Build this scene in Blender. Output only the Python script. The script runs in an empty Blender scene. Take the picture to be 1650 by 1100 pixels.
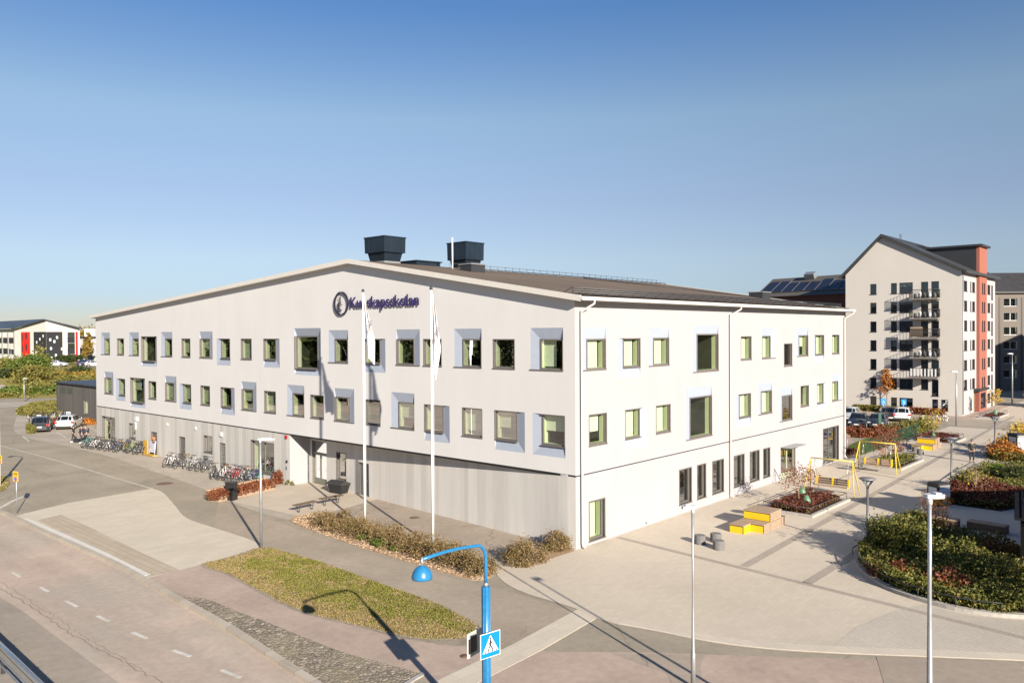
import bpy, math, random
import numpy as np
from mathutils import Vector, Matrix
random.seed(7); RNG=np.random.default_rng(7)
PI=math.pi
sc=bpy.context.scene
col=bpy.data.collections.new("scene"); sc.collection.children.link(col)

# ---------------------------------------------------------------- camera frame (level survey of the photograph)
FPX=1278.94; YAW=0.73436; PIT=0.0115228; ROL=-0.00608523; H=10.4
Fv=Vector((0,math.cos(PIT),-math.sin(PIT))); U0=Vector((0,math.sin(PIT),math.cos(PIT))); R0=Vector((1,0,0))
Rv=R0*math.cos(ROL)+U0*math.sin(ROL); Uv=-R0*math.sin(ROL)+U0*math.cos(ROL)
O=Vector((0,0,H)); C0=Vector((2.99308,37.7479,0))
dL=Vector((-math.cos(YAW),math.sin(YAW),0)); dR=Vector((math.sin(YAW),math.cos(YAW),0))
GRZ=math.atan2(dR.y,dR.x)
def ray(x,y): return Fv+Rv*((x-825)/FPX)-Uv*((y-550)/FPX)
def G(x,y,z=0.0):
    d=ray(x,y); return O+d*((z-H)/d.z)
def loc(P): d=Vector(P)-C0; return (d.dot(dR),d.dot(dL))          # (v,u) street grid coordinates
def W(v,u,z=0.0): return C0+dR*v+dL*u+Vector((0,0,z))
def GL(x,y,z=0.0): return loc(G(x,y,z))
def at(x,y,Y):
    d=ray(x,y); return O+d*(Y/d.y)
cam=bpy.data.cameras.new("camera"); co=bpy.data.objects.new("camera",cam); col.objects.link(co)
m=Matrix.Identity(4)
for i in range(3): m[i][0]=Rv[i]; m[i][1]=Uv[i]; m[i][2]=-Fv[i]; m[i][3]=O[i]
co.matrix_world=m; cam.sensor_width=36; cam.lens=FPX/1650*36; cam.clip_end=5000; cam.clip_start=.1
sc.camera=co

# ---------------------------------------------------------------- light
SD=Vector((-.41,.84,-.35)).normalized()
w=bpy.data.worlds.new("World"); sc.world=w; w.use_nodes=True
nt=w.node_tree; bg=nt.nodes["Background"]; sky=nt.nodes.new("ShaderNodeTexSky"); sky.sky_type='NISHITA'
sky.sun_disc=False; sky.sun_elevation=math.asin(-SD.z); sky.sun_rotation=math.atan2(-SD.x,-SD.y)
sky.altitude=0; sky.air_density=1.0; sky.dust_density=0.0; sky.ozone_density=3.0
tcw=nt.nodes.new("ShaderNodeTexCoord"); spw=nt.nodes.new("ShaderNodeSeparateXYZ"); nt.links.new(tcw.outputs['Generated'],spw.inputs[0])
rw=nt.nodes.new("ShaderNodeValToRGB")
for k_,(ps,cl_) in enumerate(((0,(.43,.43,.52,1)),(.376,(.56,.71,.87,1)),(.045,(.50,.525,.69,1)),(.09,(.70,.63,.69,1)),(.16,(.84,.70,.72,1)),(.257,(1.0,.89,.81,1)))):
    e_=rw.color_ramp.elements[k_] if k_<2 else rw.color_ramp.elements.new(ps)
    e_.color=cl_; e_.position=ps
nt.links.new(spw.outputs[2],rw.inputs[0]); mw=nt.nodes.new("ShaderNodeMix"); mw.data_type='RGBA'; mw.blend_type='MULTIPLY'; mw.inputs[0].default_value=1
nt.links.new(sky.outputs[0],mw.inputs[6]); nt.links.new(rw.outputs[0],mw.inputs[7]); nt.links.new(mw.outputs[2],bg.inputs[0]); bg.inputs[1].default_value=0.0667
sl=bpy.data.lights.new("sun","SUN"); sl.energy=5.0; sl.angle=math.radians(.5); sl.color=(1,.90,.76)
so=bpy.data.objects.new("sun",sl); col.objects.link(so); so.rotation_mode='QUATERNION'
so.rotation_quaternion=SD.to_track_quat('-Z','Y')
sc.view_settings.view_transform='Standard'; sc.view_settings.look='None'; sc.view_settings.exposure=1.1; sc.view_settings.gamma=1
sc.view_settings.use_curve_mapping=False
sc.cycles.max_bounces=8; sc.cycles.diffuse_bounces=3; sc.cycles.glossy_bounces=4; sc.cycles.transparent_max_bounces=12
sc.cycles.sample_clamp_indirect=6; sc.cycles.caustics_reflective=False; sc.cycles.caustics_refractive=False

# ---------------------------------------------------------------- materials
def srgb(r,g,b):
    f=lambda c:(c/255/12.92 if c/255<=.04045 else ((c/255+.055)/1.055)**2.4)
    return (f(r),f(g),f(b),1)
MC={}
def newmat(name):
    m=bpy.data.materials.new(name); m.use_nodes=True
    return m,m.node_tree,m.node_tree.nodes["Principled BSDF"]
def N(nt,t,**k):
    n=nt.nodes.new(t)
    for a,b in k.items(): setattr(n,a,b)
    return n
def mixc(nt,fac,a,b,mode='MIX'):
    n=nt.nodes.new("ShaderNodeMix"); n.data_type='RGBA'; n.blend_type=mode
    for s,v in ((0,fac),(6,a),(7,b)):
        if isinstance(v,(tuple,float,int)): n.inputs[s].default_value=v
        else: nt.links.new(v,n.inputs[s])
    return n.outputs[2]
def math_(nt,op,a,b=0.0):
    n=nt.nodes.new("ShaderNodeMath"); n.operation=op
    for i,v in enumerate((a,b)):
        if isinstance(v,(int,float)): n.inputs[i].default_value=v
        else: nt.links.new(v,n.inputs[i])
    return n.outputs[0]
def coord(nt,scale=(1,1,1),rot=(0,0,0)):
    tc=nt.nodes.new("ShaderNodeTexCoord"); mp=nt.nodes.new("ShaderNodeMapping")
    mp.inputs['Scale'].default_value=scale; mp.inputs['Rotation'].default_value=rot
    nt.links.new(tc.outputs['Object'],mp.inputs[0]); return mp.outputs[0]
def noise(nt,vec,scale,detail=4,rough=.6):
    n=nt.nodes.new("ShaderNodeTexNoise"); n.inputs['Scale'].default_value=scale; n.inputs['Detail'].default_value=detail; n.inputs['Roughness'].default_value=rough
    nt.links.new(vec,n.inputs['Vector']); return n.outputs[0]
def ramp(nt,fac,stops,interp='LINEAR'):
    r=nt.nodes.new("ShaderNodeValToRGB"); r.color_ramp.interpolation=interp
    e=r.color_ramp.elements
    while len(e)<len(stops): e.new(.5)
    for i,(p,c) in enumerate(stops):
        e[i].position=p; e[i].color=c if len(c)==4 else (*c,1)
    nt.links.new(fac,r.inputs[0]); return r.outputs[0]
def bump(nt,b,h,strength,dist=.01):
    n=nt.nodes.new("ShaderNodeBump"); n.inputs['Strength'].default_value=strength; n.inputs['Distance'].default_value=dist
    nt.links.new(h,n.inputs['Height']); nt.links.new(n.outputs[0],b.inputs['Normal'])
def sc4(c,k): return (min(1,c[0]*k),min(1,c[1]*k),min(1,c[2]*k),1)
KA=.82
def pm(name,c,rough=.6,metal=0,var=.12,scale=3,coat=0,spec=.5):
    if name in MC: return MC[name]
    if not metal: c=sc4(c,KA)
    m,nt,b=newmat(name); b.inputs['Roughness'].default_value=rough; b.inputs['Metallic'].default_value=metal
    b.inputs['Coat Weight'].default_value=coat; b.inputs['Specular IOR Level'].default_value=spec
    if var>0:
        v=coord(nt); f=noise(nt,v,scale)
        nt.links.new(ramp(nt,f,[(.3,sc4(c,1-var)),(.7,sc4(c,1+var))]),b.inputs['Base Color'])
    else: b.inputs['Base Color'].default_value=c
    MC[name]=m; return m
def groundmat(name,c,blotch=.25,speck=.22,streak=0,tint=None,cracks=0):
    c=sc4(c,KA); tint=tint and sc4(tint,KA)
    m,nt,b=newmat(name); b.inputs['Roughness'].default_value=.93; b.inputs['Specular IOR Level'].default_value=.25
    v=coord(nt)
    big=noise(nt,v,blotch,5,.6); fine=noise(nt,v,38,3,.8); mid=noise(nt,v,3.2,5,.7)
    cc=ramp(nt,big,[(.3,sc4(c,.84)),(.7,sc4(c,1.12))])
    if tint: 
        t=noise(nt,coord(nt,(1,1,1),(0,0,.5)),.12,3); t=ramp(nt,t,[(.45,(0,0,0,1)),(.6,(1,1,1,1))]); cc=mixc(nt,t,cc,tint)
    cc=mixc(nt,1.0,cc,ramp(nt,mid,[(.3,(.88,.88,.88,1)),(.7,(1.08,1.08,1.08,1))]),'MULTIPLY')
    cc=mixc(nt,1.0,cc,ramp(nt,fine,[(.3,(1-speck,)*3+(1,)),(.7,(1+speck,)*3+(1,))]),'MULTIPLY')
    if streak:
        s=noise(nt,coord(nt,(.55,.025,1)),1.0,4,.6)
        cc=mixc(nt,1.0,cc,ramp(nt,s,[(.35,(1-streak,)*3+(1,)),(.65,(1+streak*.6,)*3+(1,))]),'MULTIPLY')
    if cracks:
        vo=nt.nodes.new("ShaderNodeTexVoronoi"); vo.feature='DISTANCE_TO_EDGE'; vo.inputs['Scale'].default_value=.11
        wv=nt.nodes.new("ShaderNodeVectorMath"); wv.operation='ADD'
        nn=nt.nodes.new("ShaderNodeTexNoise"); nn.inputs['Scale'].default_value=.8; nt.links.new(v,nn.inputs[0])
        nt.links.new(v,wv.inputs[0]); nt.links.new(nn.outputs[1],wv.inputs[1]); nt.links.new(wv.outputs[0],vo.inputs[0])
        k=ramp(nt,vo.outputs[0],[(.0,(1-cracks,)*3+(1,)),(.006,(1,1,1,1))])
        cc=mixc(nt,1.0,cc,k,'MULTIPLY')
    nt.links.new(cc,b.inputs['Base Color']); bump(nt,b,fine,.35,.008)
    MC[name]=m; return m
def pavemat(name,c,bw,bh,mortar=.82,vary=.07,rot=0,off=.5,stain=.1,msize=.008,blotch=.3):
    c=sc4(c,KA)
    m,nt,b=newmat(name); b.inputs['Roughness'].default_value=.88; b.inputs['Specular IOR Level'].default_value=.3
    v=coord(nt,(1,1,1),(0,0,rot))
    br=nt.nodes.new("ShaderNodeTexBrick"); nt.links.new(v,br.inputs['Vector'])
    br.inputs['Scale'].default_value=1; br.inputs['Brick Width'].default_value=bw; br.inputs['Row Height'].default_value=bh
    br.inputs['Mortar Size'].default_value=msize; br.offset=off; br.inputs['Mortar Smooth'].default_value=.2
    br.inputs['Color1'].default_value=sc4(c,1-vary); br.inputs['Color2'].default_value=sc4(c,1+vary); br.inputs['Mortar'].default_value=sc4(c,mortar)
    big=noise(nt,v,blotch,5,.6); fine=noise(nt,v,22,3,.75)
    cc=mixc(nt,1.0,br.outputs[0],ramp(nt,big,[(.3,(1-stain,1-stain*1.05,1-stain*1.1,1)),(.7,(1+stain*.5,)*3+(1,))]),'MULTIPLY')
    cc=mixc(nt,1.0,cc,ramp(nt,fine,[(.3,(.9,.9,.9,1)),(.7,(1.08,1.08,1.08,1))]),'MULTIPLY')
    nt.links.new(cc,b.inputs['Base Color']); bump(nt,b,br.outputs[1],-.4,.006)
    MC[name]=m; return m
def cobblemat(name,c):
    c=sc4(c,KA)
    m,nt,b=newmat(name); b.inputs['Roughness'].default_value=.85
    v=coord(nt); vo=nt.nodes.new("ShaderNodeTexVoronoi"); vo.inputs['Scale'].default_value=7; nt.links.new(v,vo.inputs[0])
    ed=nt.nodes.new("ShaderNodeTexVoronoi"); ed.feature='DISTANCE_TO_EDGE'; ed.inputs['Scale'].default_value=7; nt.links.new(v,ed.inputs[0])
    sep=nt.nodes.new("ShaderNodeSeparateColor"); nt.links.new(vo.outputs['Color'],sep.inputs[0])
    cc=ramp(nt,sep.outputs[0],[(0,sc4(c,.62)),(.5,sc4(c,1.0)),(.93,sc4(c,1.25)),(1,sc4(c,1.9))])
    g=ramp(nt,ed.outputs[0],[(.02,(.45,.45,.38,1)),(.12,(1,1,1,1))]); cc=mixc(nt,1.0,cc,g,'MULTIPLY')
    cc=mixc(nt,ramp(nt,noise(nt,v,.6,4),[(.45,(0,0,0,1)),(.7,(.6,.6,.6,1))]),cc,srgb(150,140,110))
    nt.links.new(cc,b.inputs['Base Color']); bump(nt,b,ed.outputs[0],.8,.05); MC[name]=m; return m
def soilmat(name,cols,scale=2.5):
    m,nt,b=newmat(name); b.inputs['Roughness'].default_value=1; b.inputs['Specular IOR Level'].default_value=.1
    v=coord(nt); f=noise(nt,v,scale,8,.75); cc=ramp(nt,f,[(.3+.4*i/(len(cols)-1),c) for i,c in enumerate(cols)])
    f2=noise(nt,v,45,3,.8); cc=mixc(nt,1.0,cc,ramp(nt,f2,[(.3,(.65,.65,.65,1)),(.7,(1.25,1.25,1.25,1))]),'MULTIPLY')
    nt.links.new(cc,b.inputs['Base Color']); bump(nt,b,f2,.8,.03); MC[name]=m; return m
def stripemat(name,ca,cb,axis,width,fine=.0,seam=.85):
    ca,cb=sc4(ca,KA),sc4(cb,KA)
    m,nt,b=newmat(name); b.inputs['Roughness'].default_value=.75
    tc=nt.nodes.new("ShaderNodeTexCoord"); sp=nt.nodes.new("ShaderNodeSeparateXYZ"); nt.links.new(tc.outputs['Object'],sp.inputs[0])
    a=math_(nt,'DIVIDE',sp.outputs[axis],width)
    # uneven panel widths: two interleaved rhythms
    p=math_(nt,'ADD',math_(nt,'FLOOR',a),math_(nt,'MULTIPLY',math_(nt,'FLOOR',math_(nt,'MULTIPLY',a,1.63)),7.1))
    wn=nt.nodes.new("ShaderNodeTexWhiteNoise"); wn.noise_dimensions='1D'; nt.links.new(p,wn.inputs['W'])
    cc=mixc(nt,wn.outputs[0],ca,cb)
    fr=math_(nt,'FRACT',a); sm=ramp(nt,fr,[(0,(seam,seam,seam,1)),(.03,(1,1,1,1))])
    cc=mixc(nt,1.0,cc,sm,'MULTIPLY')
    v=coord(nt,(1,1,.15)); cc=mixc(nt,1.0,cc,ramp(nt,noise(nt,v,2.2,5,.7),[(.3,(.93,.93,.93,1)),(.7,(1.04,1.04,1.04,1))]),'MULTIPLY')
    nt.links.new(cc,b.inputs['Base Color']); MC[name]=m; return m
def rendermat(name,c,streak=.035):
    c=sc4(c,KA)
    m,nt,b=newmat(name); b.inputs['Roughness'].default_value=.92; b.inputs['Specular IOR Level'].default_value=.2
    f=noise(nt,coord(nt,(1,1,.18)),.8,6,.65); g=noise(nt,coord(nt),60,2,.6)
    cc=mixc(nt,1.0,ramp(nt,f,[(.25,sc4(c,1-streak)),(.75,sc4(c,1+streak*.5))]),ramp(nt,noise(nt,coord(nt),.22,4),[(.3,(.97,.965,.955,1)),(.7,(1.015,1.015,1.015,1))]),'MULTIPLY')
    nt.links.new(cc,b.inputs['Base Color']); bump(nt,b,g,.15,.004); MC[name]=m; return m
def leafmat(name,stops,trans=.25):
    if name in MC: return MC[name]
    m,nt,b=newmat(name); b.inputs['Roughness'].default_value=.6; b.inputs['Specular IOR Level'].default_value=.3
    g=nt.nodes.new("ShaderNodeNewGeometry")
    pat=noise(nt,coord(nt),1.1,4,.7)
    x=math_(nt,'ADD',math_(nt,'MULTIPLY',g.outputs['Random Per Island'],.5),math_(nt,'MULTIPLY',math_(nt,'SUBTRACT',pat,.25),1.0))
    cc=ramp(nt,x,[(i/(len(stops)-1),s) for i,s in enumerate(stops)])
    nt.links.new(cc,b.inputs['Base Color'])
    tr=nt.nodes.new("ShaderNodeBsdfTranslucent"); nt.links.new(cc,tr.inputs[0]); mx=nt.nodes.new("ShaderNodeMixShader"); mx.inputs[0].default_value=trans
    out=nt.nodes["Material Output"]; nt.links.new(b.outputs[0],mx.inputs[1]); nt.links.new(tr.outputs[0],mx.inputs[2]); nt.links.new(mx.outputs[0],out.inputs[0])
    MC[name]=m; return m
def glassmat(name,tint,refl=1.0,base=.06):
    m,nt,b=newmat(name); out=nt.nodes["Material Output"]; nt.nodes.remove(b)
    t=nt.nodes.new("ShaderNodeBsdfTransparent"); t.inputs[0].default_value=tint
    gl=nt.nodes.new("ShaderNodeBsdfGlossy"); gl.inputs['Roughness'].default_value=.01; gl.inputs[0].default_value=(.92,.96,.97,1)
    fr=nt.nodes.new("ShaderNodeFresnel"); fr.inputs[0].default_value=1.52
    f=math_(nt,'ADD',math_(nt,'MULTIPLY',fr.outputs[0],refl),base)
    nb=nt.nodes.new("ShaderNodeBump"); nb.inputs['Strength'].default_value=.03; nb.inputs['Distance'].default_value=.02
    nt.links.new(noise(nt,coord(nt),1.3,2),nb.inputs['Height']); nt.links.new(nb.outputs[0],gl.inputs['Normal'])
    mx=nt.nodes.new("ShaderNodeMixShader"); nt.links.new(f,mx.inputs[0]); nt.links.new(t.outputs[0],mx.inputs[1]); nt.links.new(gl.outputs[0],mx.inputs[2])
    nt.links.new(mx.outputs[0],out.inputs[0]); MC[name]=m; return m

dimmed_wall=rendermat('dimmed_white',(.43,.416,.435,1))  # school white with its colour darkened to hold down full sun on plaza-facing walls
lifted_wall=rendermat('lifted_white',(.72,.715,.715,1))  # same school white, colour raised to make up for weaker sun on the road front
blue_splay=pm('pale_blue_render',(.375,.425,.52,1),.8,var=.03)
frame_m=pm('grey_window_metal',(.16,.145,.135,1),.5,var=.08)
dark_m=pm('dark_metal',(.035,.037,.042,1),.45,var=.1)
black_m=pm('black_plastic',(.02,.02,.022,1),.5,var=.1)
glass=glassmat('green_tinted_glass',(.83,.90,.77,1),.62,.02)
glass2=glassmat('clear_glass',(.75,.8,.78,1),1.3,.30)
blind_m=pm('white_blind',(.80,.82,.74,1),.9,var=.05)
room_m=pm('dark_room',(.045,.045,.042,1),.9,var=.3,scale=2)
reveal_in=pm('inner_reveal',(.66,.70,.50,1),.9,var=.03)
clad=stripemat('grey_cladding',(.50,.485,.46,1),(.64,.62,.59,1),1,.95)
clad2=stripemat('pale_cladding',(.60,.575,.54,1),(.70,.68,.645,1),1,1.15)
roof_m=groundmat('brown_roof_felt',(.17,.13,.098,1),.2,.12)
fascia_m=pm('white_fascia',(.72,.69,.64,1),.6,var=.04)
galv=pm('galvanised_steel',(.36,.37,.38,1),.42,.6,var=.12,scale=6)
whitep=pm('white_paint',(.82,.82,.82,1),.35,var=.03)
bluep=pm('blue_paint',(.025,.20,.43,1),.33,var=.14,scale=9)
yellowp=pm('yellow_paint',(.86,.56,.012,1),.5,var=.05)
yellow2=pm('pale_yellow_paint',(.82,.62,.10,1),.45,var=.05)
concrete=pm('pale_concrete',(.42,.395,.36,1),.9,var=.14,scale=5)
darkconc=pm('grey_concrete',(.17,.165,.165,1),.9,var=.18,scale=8)
rubber=pm('tyre_rubber',(.022,.022,.022,1),.8,var=.1)
steel=pm('bright_steel',(.6,.6,.6,1),.3,.9,var=.05)
skin_m=pm('skin',(.52,.33,.25,1),.6,var=.04)
hair_m=pm('dark_hair',(.03,.02,.015,1),.7,var=.1)
bark=pm('bark',(.20,.15,.11,1),.9,var=.3,scale=12)
def woodmat(name,c,axis=0):
    m,nt,b=newmat(name); b.inputs['Roughness'].default_value=.8
    s=[12,12,12]; s[axis]=.7; v=coord(nt,tuple(s)); f=noise(nt,v,1,5,.7)
    cc=ramp(nt,f,[(.3,sc4(c,.65)),(.7,sc4(c,1.25))]); nt.links.new(cc,b.inputs['Base Color']); MC[name]=m; return m
wood=woodmat('weathered_wood',(.33,.24,.17,1),1)
woodl=woodmat('light_wood',(.46,.32,.20,1),0)
darkwood=woodmat('dark_wood',(.13,.09,.06,1),0)

# ---------------------------------------------------------------- mesh helpers
class MB:
    def __init__(s): s.v=[]; s.f=[]; s.m=[]; s.sm=[]
    def face(s,pts,mi=0,smooth=False):
        n=len(s.v); s.v+= [tuple(p) for p in pts]; s.f.append(tuple(range(n,n+len(pts)))); s.m.append(mi); s.sm.append(smooth)
    def box(s,x0,x1,y0,y1,z0,z1,mi=0,mp=None):
        P=[(x0,y0,z0),(x1,y0,z0),(x1,y1,z0),(x0,y1,z0),(x0,y0,z1),(x1,y0,z1),(x1,y1,z1),(x0,y1,z1)]
        if mp: P=[mp(*p) for p in P]
        n=len(s.v); s.v+=[tuple(p) for p in P]
        for q in ((0,3,2,1),(4,5,6,7),(0,1,5,4),(1,2,6,5),(2,3,7,6),(3,0,4,7)): s.f.append(tuple(n+i for i in q)); s.m.append(mi); s.sm.append(False)
        return s
    def prism(s,poly,z0,z1,mi=0,mp=None,top=None):
        mp=mp or (lambda a,b,c:(a,b,c)); n=len(s.v); k=len(poly)
        s.v+=[tuple(mp(p[0],p[1],z0)) for p in poly]+[tuple(mp(p[0],p[1],z1)) for p in poly]
        for i in range(k):
            j=(i+1)%k; s.f.append((n+i,n+j,n+k+j,n+k+i)); s.m.append(mi); s.sm.append(False)
        s.f.append(tuple(n+i for i in range(k))[::-1]); s.m.append(mi); s.sm.append(False)
        s.f.append(tuple(n+k+i for i in range(k))); s.m.append(mi if top is None else top); s.sm.append(False)
        return s
    def tube(s,pts,r,seg=8,mi=0,cap=True,closed=False):
        pts=[Vector(p) for p in pts]; k=len(pts); rs=r if isinstance(r,(list,tuple)) else [r]*k; rings=[]
        prev=None
        for i,p in enumerate(pts):
            if closed: t=(pts[(i+1)%k]-pts[i-1])
            else: t=(pts[min(i+1,k-1)]-pts[max(i-1,0)])
            t=t.normalized() if t.length>1e-9 else Vector((0,0,1))
            a=prev if prev is not None else (Vector((1,0,0)) if abs(t.x)<.8 else Vector((0,1,0)))
            a=(a-t*a.dot(t)); a=a.normalized() if a.length>1e-6 else t.orthogonal().normalized(); prev=a; b=t.cross(a)
            n=len(s.v); s.v+=[tuple(p+(a*math.cos(2*PI*q/seg)+b*math.sin(2*PI*q/seg))*rs[i]) for q in range(seg)]; rings.append(n)
        rng=range(k) if closed else range(k-1)
        for i in rng:
            n0,n1=rings[i],rings[(i+1)%k]
            for q in range(seg):
                q2=(q+1)%seg; s.f.append((n0+q,n0+q2,n1+q2,n1+q)); s.m.append(mi); s.sm.append(True)
        if cap and not closed:
            s.f.append(tuple(rings[0]+q for q in range(seg))[::-1]); s.m.append(mi); s.sm.append(False)
            s.f.append(tuple(rings[-1]+q for q in range(seg))); s.m.append(mi); s.sm.append(False)
        return s
    def lathe(s,prof,seg=16,c=(0,0,0),mi=0):
        n=len(s.v); k=len(prof)
        for r,z in prof: s.v+=[(c[0]+r*math.cos(2*PI*q/seg),c[1]+r*math.sin(2*PI*q/seg),c[2]+z) for q in range(seg)]
        for i in range(k-1):
            for q in range(seg):
                q2=(q+1)%seg; s.f.append((n+i*seg+q,n+i*seg+q2,n+(i+1)*seg+q2,n+(i+1)*seg+q)); s.m.append(mi); s.sm.append(True)
        s.f.append(tuple(n+q for q in range(seg))[::-1]); s.m.append(mi); s.sm.append(False)
        s.f.append(tuple(n+(k-1)*seg+q for q in range(seg))); s.m.append(mi); s.sm.append(False)
        return s
    def build(s,name,mats,parent=None,rot=0,pos=None):
        me=bpy.data.meshes.new(name); me.from_pydata(s.v,[],s.f)
        for m in (mats if isinstance(mats,(list,tuple)) else [mats]): me.materials.append(m)
        me.polygons.foreach_set('material_index',s.m); me.polygons.foreach_set('use_smooth',s.sm); me.update()
        o=bpy.data.objects.new(name,me); col.objects.link(o)
        if parent: o.parent=parent
        if pos is not None: o.location=pos
        if rot: o.rotation_euler.z=rot
        return o
def tag(o,label=None,cat=None,group=None,kind=None):
    if label: o['label']=label
    if cat: o['category']=cat
    if group: o['group']=group
    if kind: o['kind']=kind
    return o
def thing(name,label,cat,pos,rz=0,group=None):
    o=bpy.data.objects.new(name,None); col.objects.link(o); o.location=pos; o.rotation_euler=(0,0,rz); o.empty_display_size=.3
    return tag(o,label,cat,group)
def dup(root,pos,rz=None,label=None,group=None,swap=None):
    r=root.copy(); col.objects.link(r); r.location=pos
    if rz is not None: r.rotation_euler=(0,0,rz)
    if label: r['label']=label
    if group: r['group']=group
    def rec(a,b):
        for ch in list(a.children):
            c=ch.copy(); col.objects.link(c); c.parent=b
            if swap:
                for i,sl_ in enumerate(c.material_slots):
                    mm=sl_.material
                    if mm and mm.name in swap: sl_.link='OBJECT'; sl_.material=swap[mm.name]
            rec(ch,c)
    rec(root,r); return r
def leaves(name,P,size,mat,parent=None,aspect=1.6,flat=0.0,pos=None):
    P=np.asarray(P,dtype=float); n=len(P)
    s=size*(0.6+.8*RNG.random(n))[:,None]
    a=RNG.normal(size=(n,3)); 
    if flat: a[:,2]*=1-flat
    a/=np.linalg.norm(a,axis=1)[:,None]; b=RNG.normal(size=(n,3)); b-=a*(a*b).sum(1)[:,None]; b/=np.linalg.norm(b,axis=1)[:,None]
    a=a*s*.5*aspect; b=b*s*.5
    V=np.stack([P-a,P+b*.9,P+a,P-b*.9],axis=1).reshape(-1,3)
    me=bpy.data.meshes.new(name); me.vertices.add(4*n); me.vertices.foreach_set('co',V.ravel())
    me.loops.add(4*n); me.loops.foreach_set('vertex_index',np.arange(4*n,dtype=np.int32))
    me.polygons.add(n); me.polygons.foreach_set('loop_start',np.arange(0,4*n,4,dtype=np.int32)); me.polygons.foreach_set('loop_total',np.full(n,4,dtype=np.int32))
    me.materials.append(mat); me.update(calc_edges=True); me.validate()
    o=bpy.data.objects.new(name,me); col.objects.link(o)
    if parent: o.parent=parent
    if pos is not None: o.location=pos
    return o
def clumps(n,rx,ry,h,k=22,z0=0.05,spread=.2,top=.5):
    c=[]
    while len(c)<k:
        x,y,z=RNG.uniform(-1,1),RNG.uniform(-1,1),RNG.uniform(0,1)
        d=x*x+y*y+(z-.35)**2/.42
        if d<1 and (d>.25 or RNG.random()<.3): c.append((x*rx*.88,y*ry*.88,z0+z*h*.92))
    c=np.array(c); i=RNG.integers(0,k,n); sz=(.6+.8*RNG.random(k))[i][:,None]
    P=c[i]+RNG.normal(size=(n,3))*np.array([rx,ry,h*.6])*spread*sz
    P[:,2]=np.maximum(P[:,2],z0*.5+.02); return P,c
def shrub(name,label,pos,rx,ry,h,n,size,mat,group=None,cat='shrub',k=22,stemm=None,nst=9,spread=.2):
    t=thing(name,label,cat,pos,RNG.uniform(0,.4),group)
    P,c=clumps(n,rx,ry,h,k,spread=spread); leaves('foliage',P,size,mat,t)
    mb=MB()
    for q in c[:nst]:
        mb.tube([(0,0,-.02),(q[0]*.55,q[1]*.55,q[2]*.55),tuple(q)],[.02*max(1,h),.012*max(1,h),.005],5)
    if h>=.5: mb.build('stem',stemm or bark,t)
    return t
def tree(name,label,pos,h,cr,n,size,mat,group=None,trunkm=None,ch=.55,tr=.06,k=14,spread=.16,twigs=0,cat='tree'):
    t=thing(name,label,cat,pos,RNG.uniform(0,6),group); mb=MB()
    mb.tube([(0,0,-.05),(.03,.02,h*.3),(-.02,.03,h*.6),(0,0,h*.93)],[tr,tr*.75,tr*.5,tr*.15],8)
    P=[];
    for i in range(k):
        a=i*2.4+RNG.random(); zz=h*(1-ch)+(i/k)*h*ch*.8; z1=min(h,zz+h*.16*(.5+RNG.random())); r=cr*(1-.55*(i/k))*(.7+.5*RNG.random())
        e=Vector((math.cos(a)*r,math.sin(a)*r,z1)); s0=Vector((0,0,zz*.9))
        mb.tube([s0,s0.lerp(e,.5)+Vector((0,0,.05*h*RNG.random())),e],[tr*.35,tr*.22,tr*.08],5)
        for q in range(twigs):
            f=RNG.uniform(.4,1); b=s0.lerp(e,f); d=Vector((RNG.normal(),RNG.normal(),abs(RNG.normal())+.4)).normalized()*cr*.4
            mb.tube([b,b+d],[tr*.1,tr*.04],4,cap=False)
        P.append(np.array(e)+RNG.normal(size=(n//k,3))*cr*spread*np.array([1,1,.8])); P.append(np.array(s0.lerp(e,.6))+RNG.normal(size=(n//k//2,3))*cr*spread)
    mb.build('trunk',trunkm or bark,t)
    if n: leaves('crown',np.concatenate(P),size,mat,t)
    return t
def inpoly(X,Y,poly):
    c=np.zeros(len(X),bool); j=len(poly)-1
    for i in range(len(poly)):
        xi,yi=poly[i][:2]; xj,yj=poly[j][:2]
        c^=((yi>Y)!=(yj>Y))&(X<(xj-xi)*(Y-yi)/(yj-yi+1e-12)+xi); j=i
    return c
def smooth(P,k=5,closed=False):
    P=[Vector(p).to_3d() if len(p)==3 else Vector((p[0],p[1],0)) for p in P]; n=len(P); out=[]
    for i in range(n if closed else n-1):
        a,b,c,d=(P[(i-1)%n],P[i],P[(i+1)%n],P[(i+2)%n]) if closed else (P[max(i-1,0)],P[i],P[i+1],P[min(i+2,n-1)])
        for j in range(k):
            t=j/k; out.append(.5*((2*b)+(c-a)*t+(2*a-5*b+4*c-d)*t*t+(3*b-a-3*c+d)*t**3))
    if not closed: out.append(P[-1])
    return out
def sheet(name,poly,z,mat,kind='structure',label=None,cat=None,thick=0):
    """flat sheet, vertices in the street grid frame"""
    mb=MB()
    if thick: mb.prism([(p[0],p[1]) for p in poly],z-thick,z)
    else: mb.face([(p[0],p[1],0) for p in poly])
    o=mb.build(name,mat,rot=GRZ,pos=C0+Vector((0,0,0 if thick else z)))
    return tag(o,label,cat,kind=kind)
def pxs(*pts): return [GL(*p) for p in pts]
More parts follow.
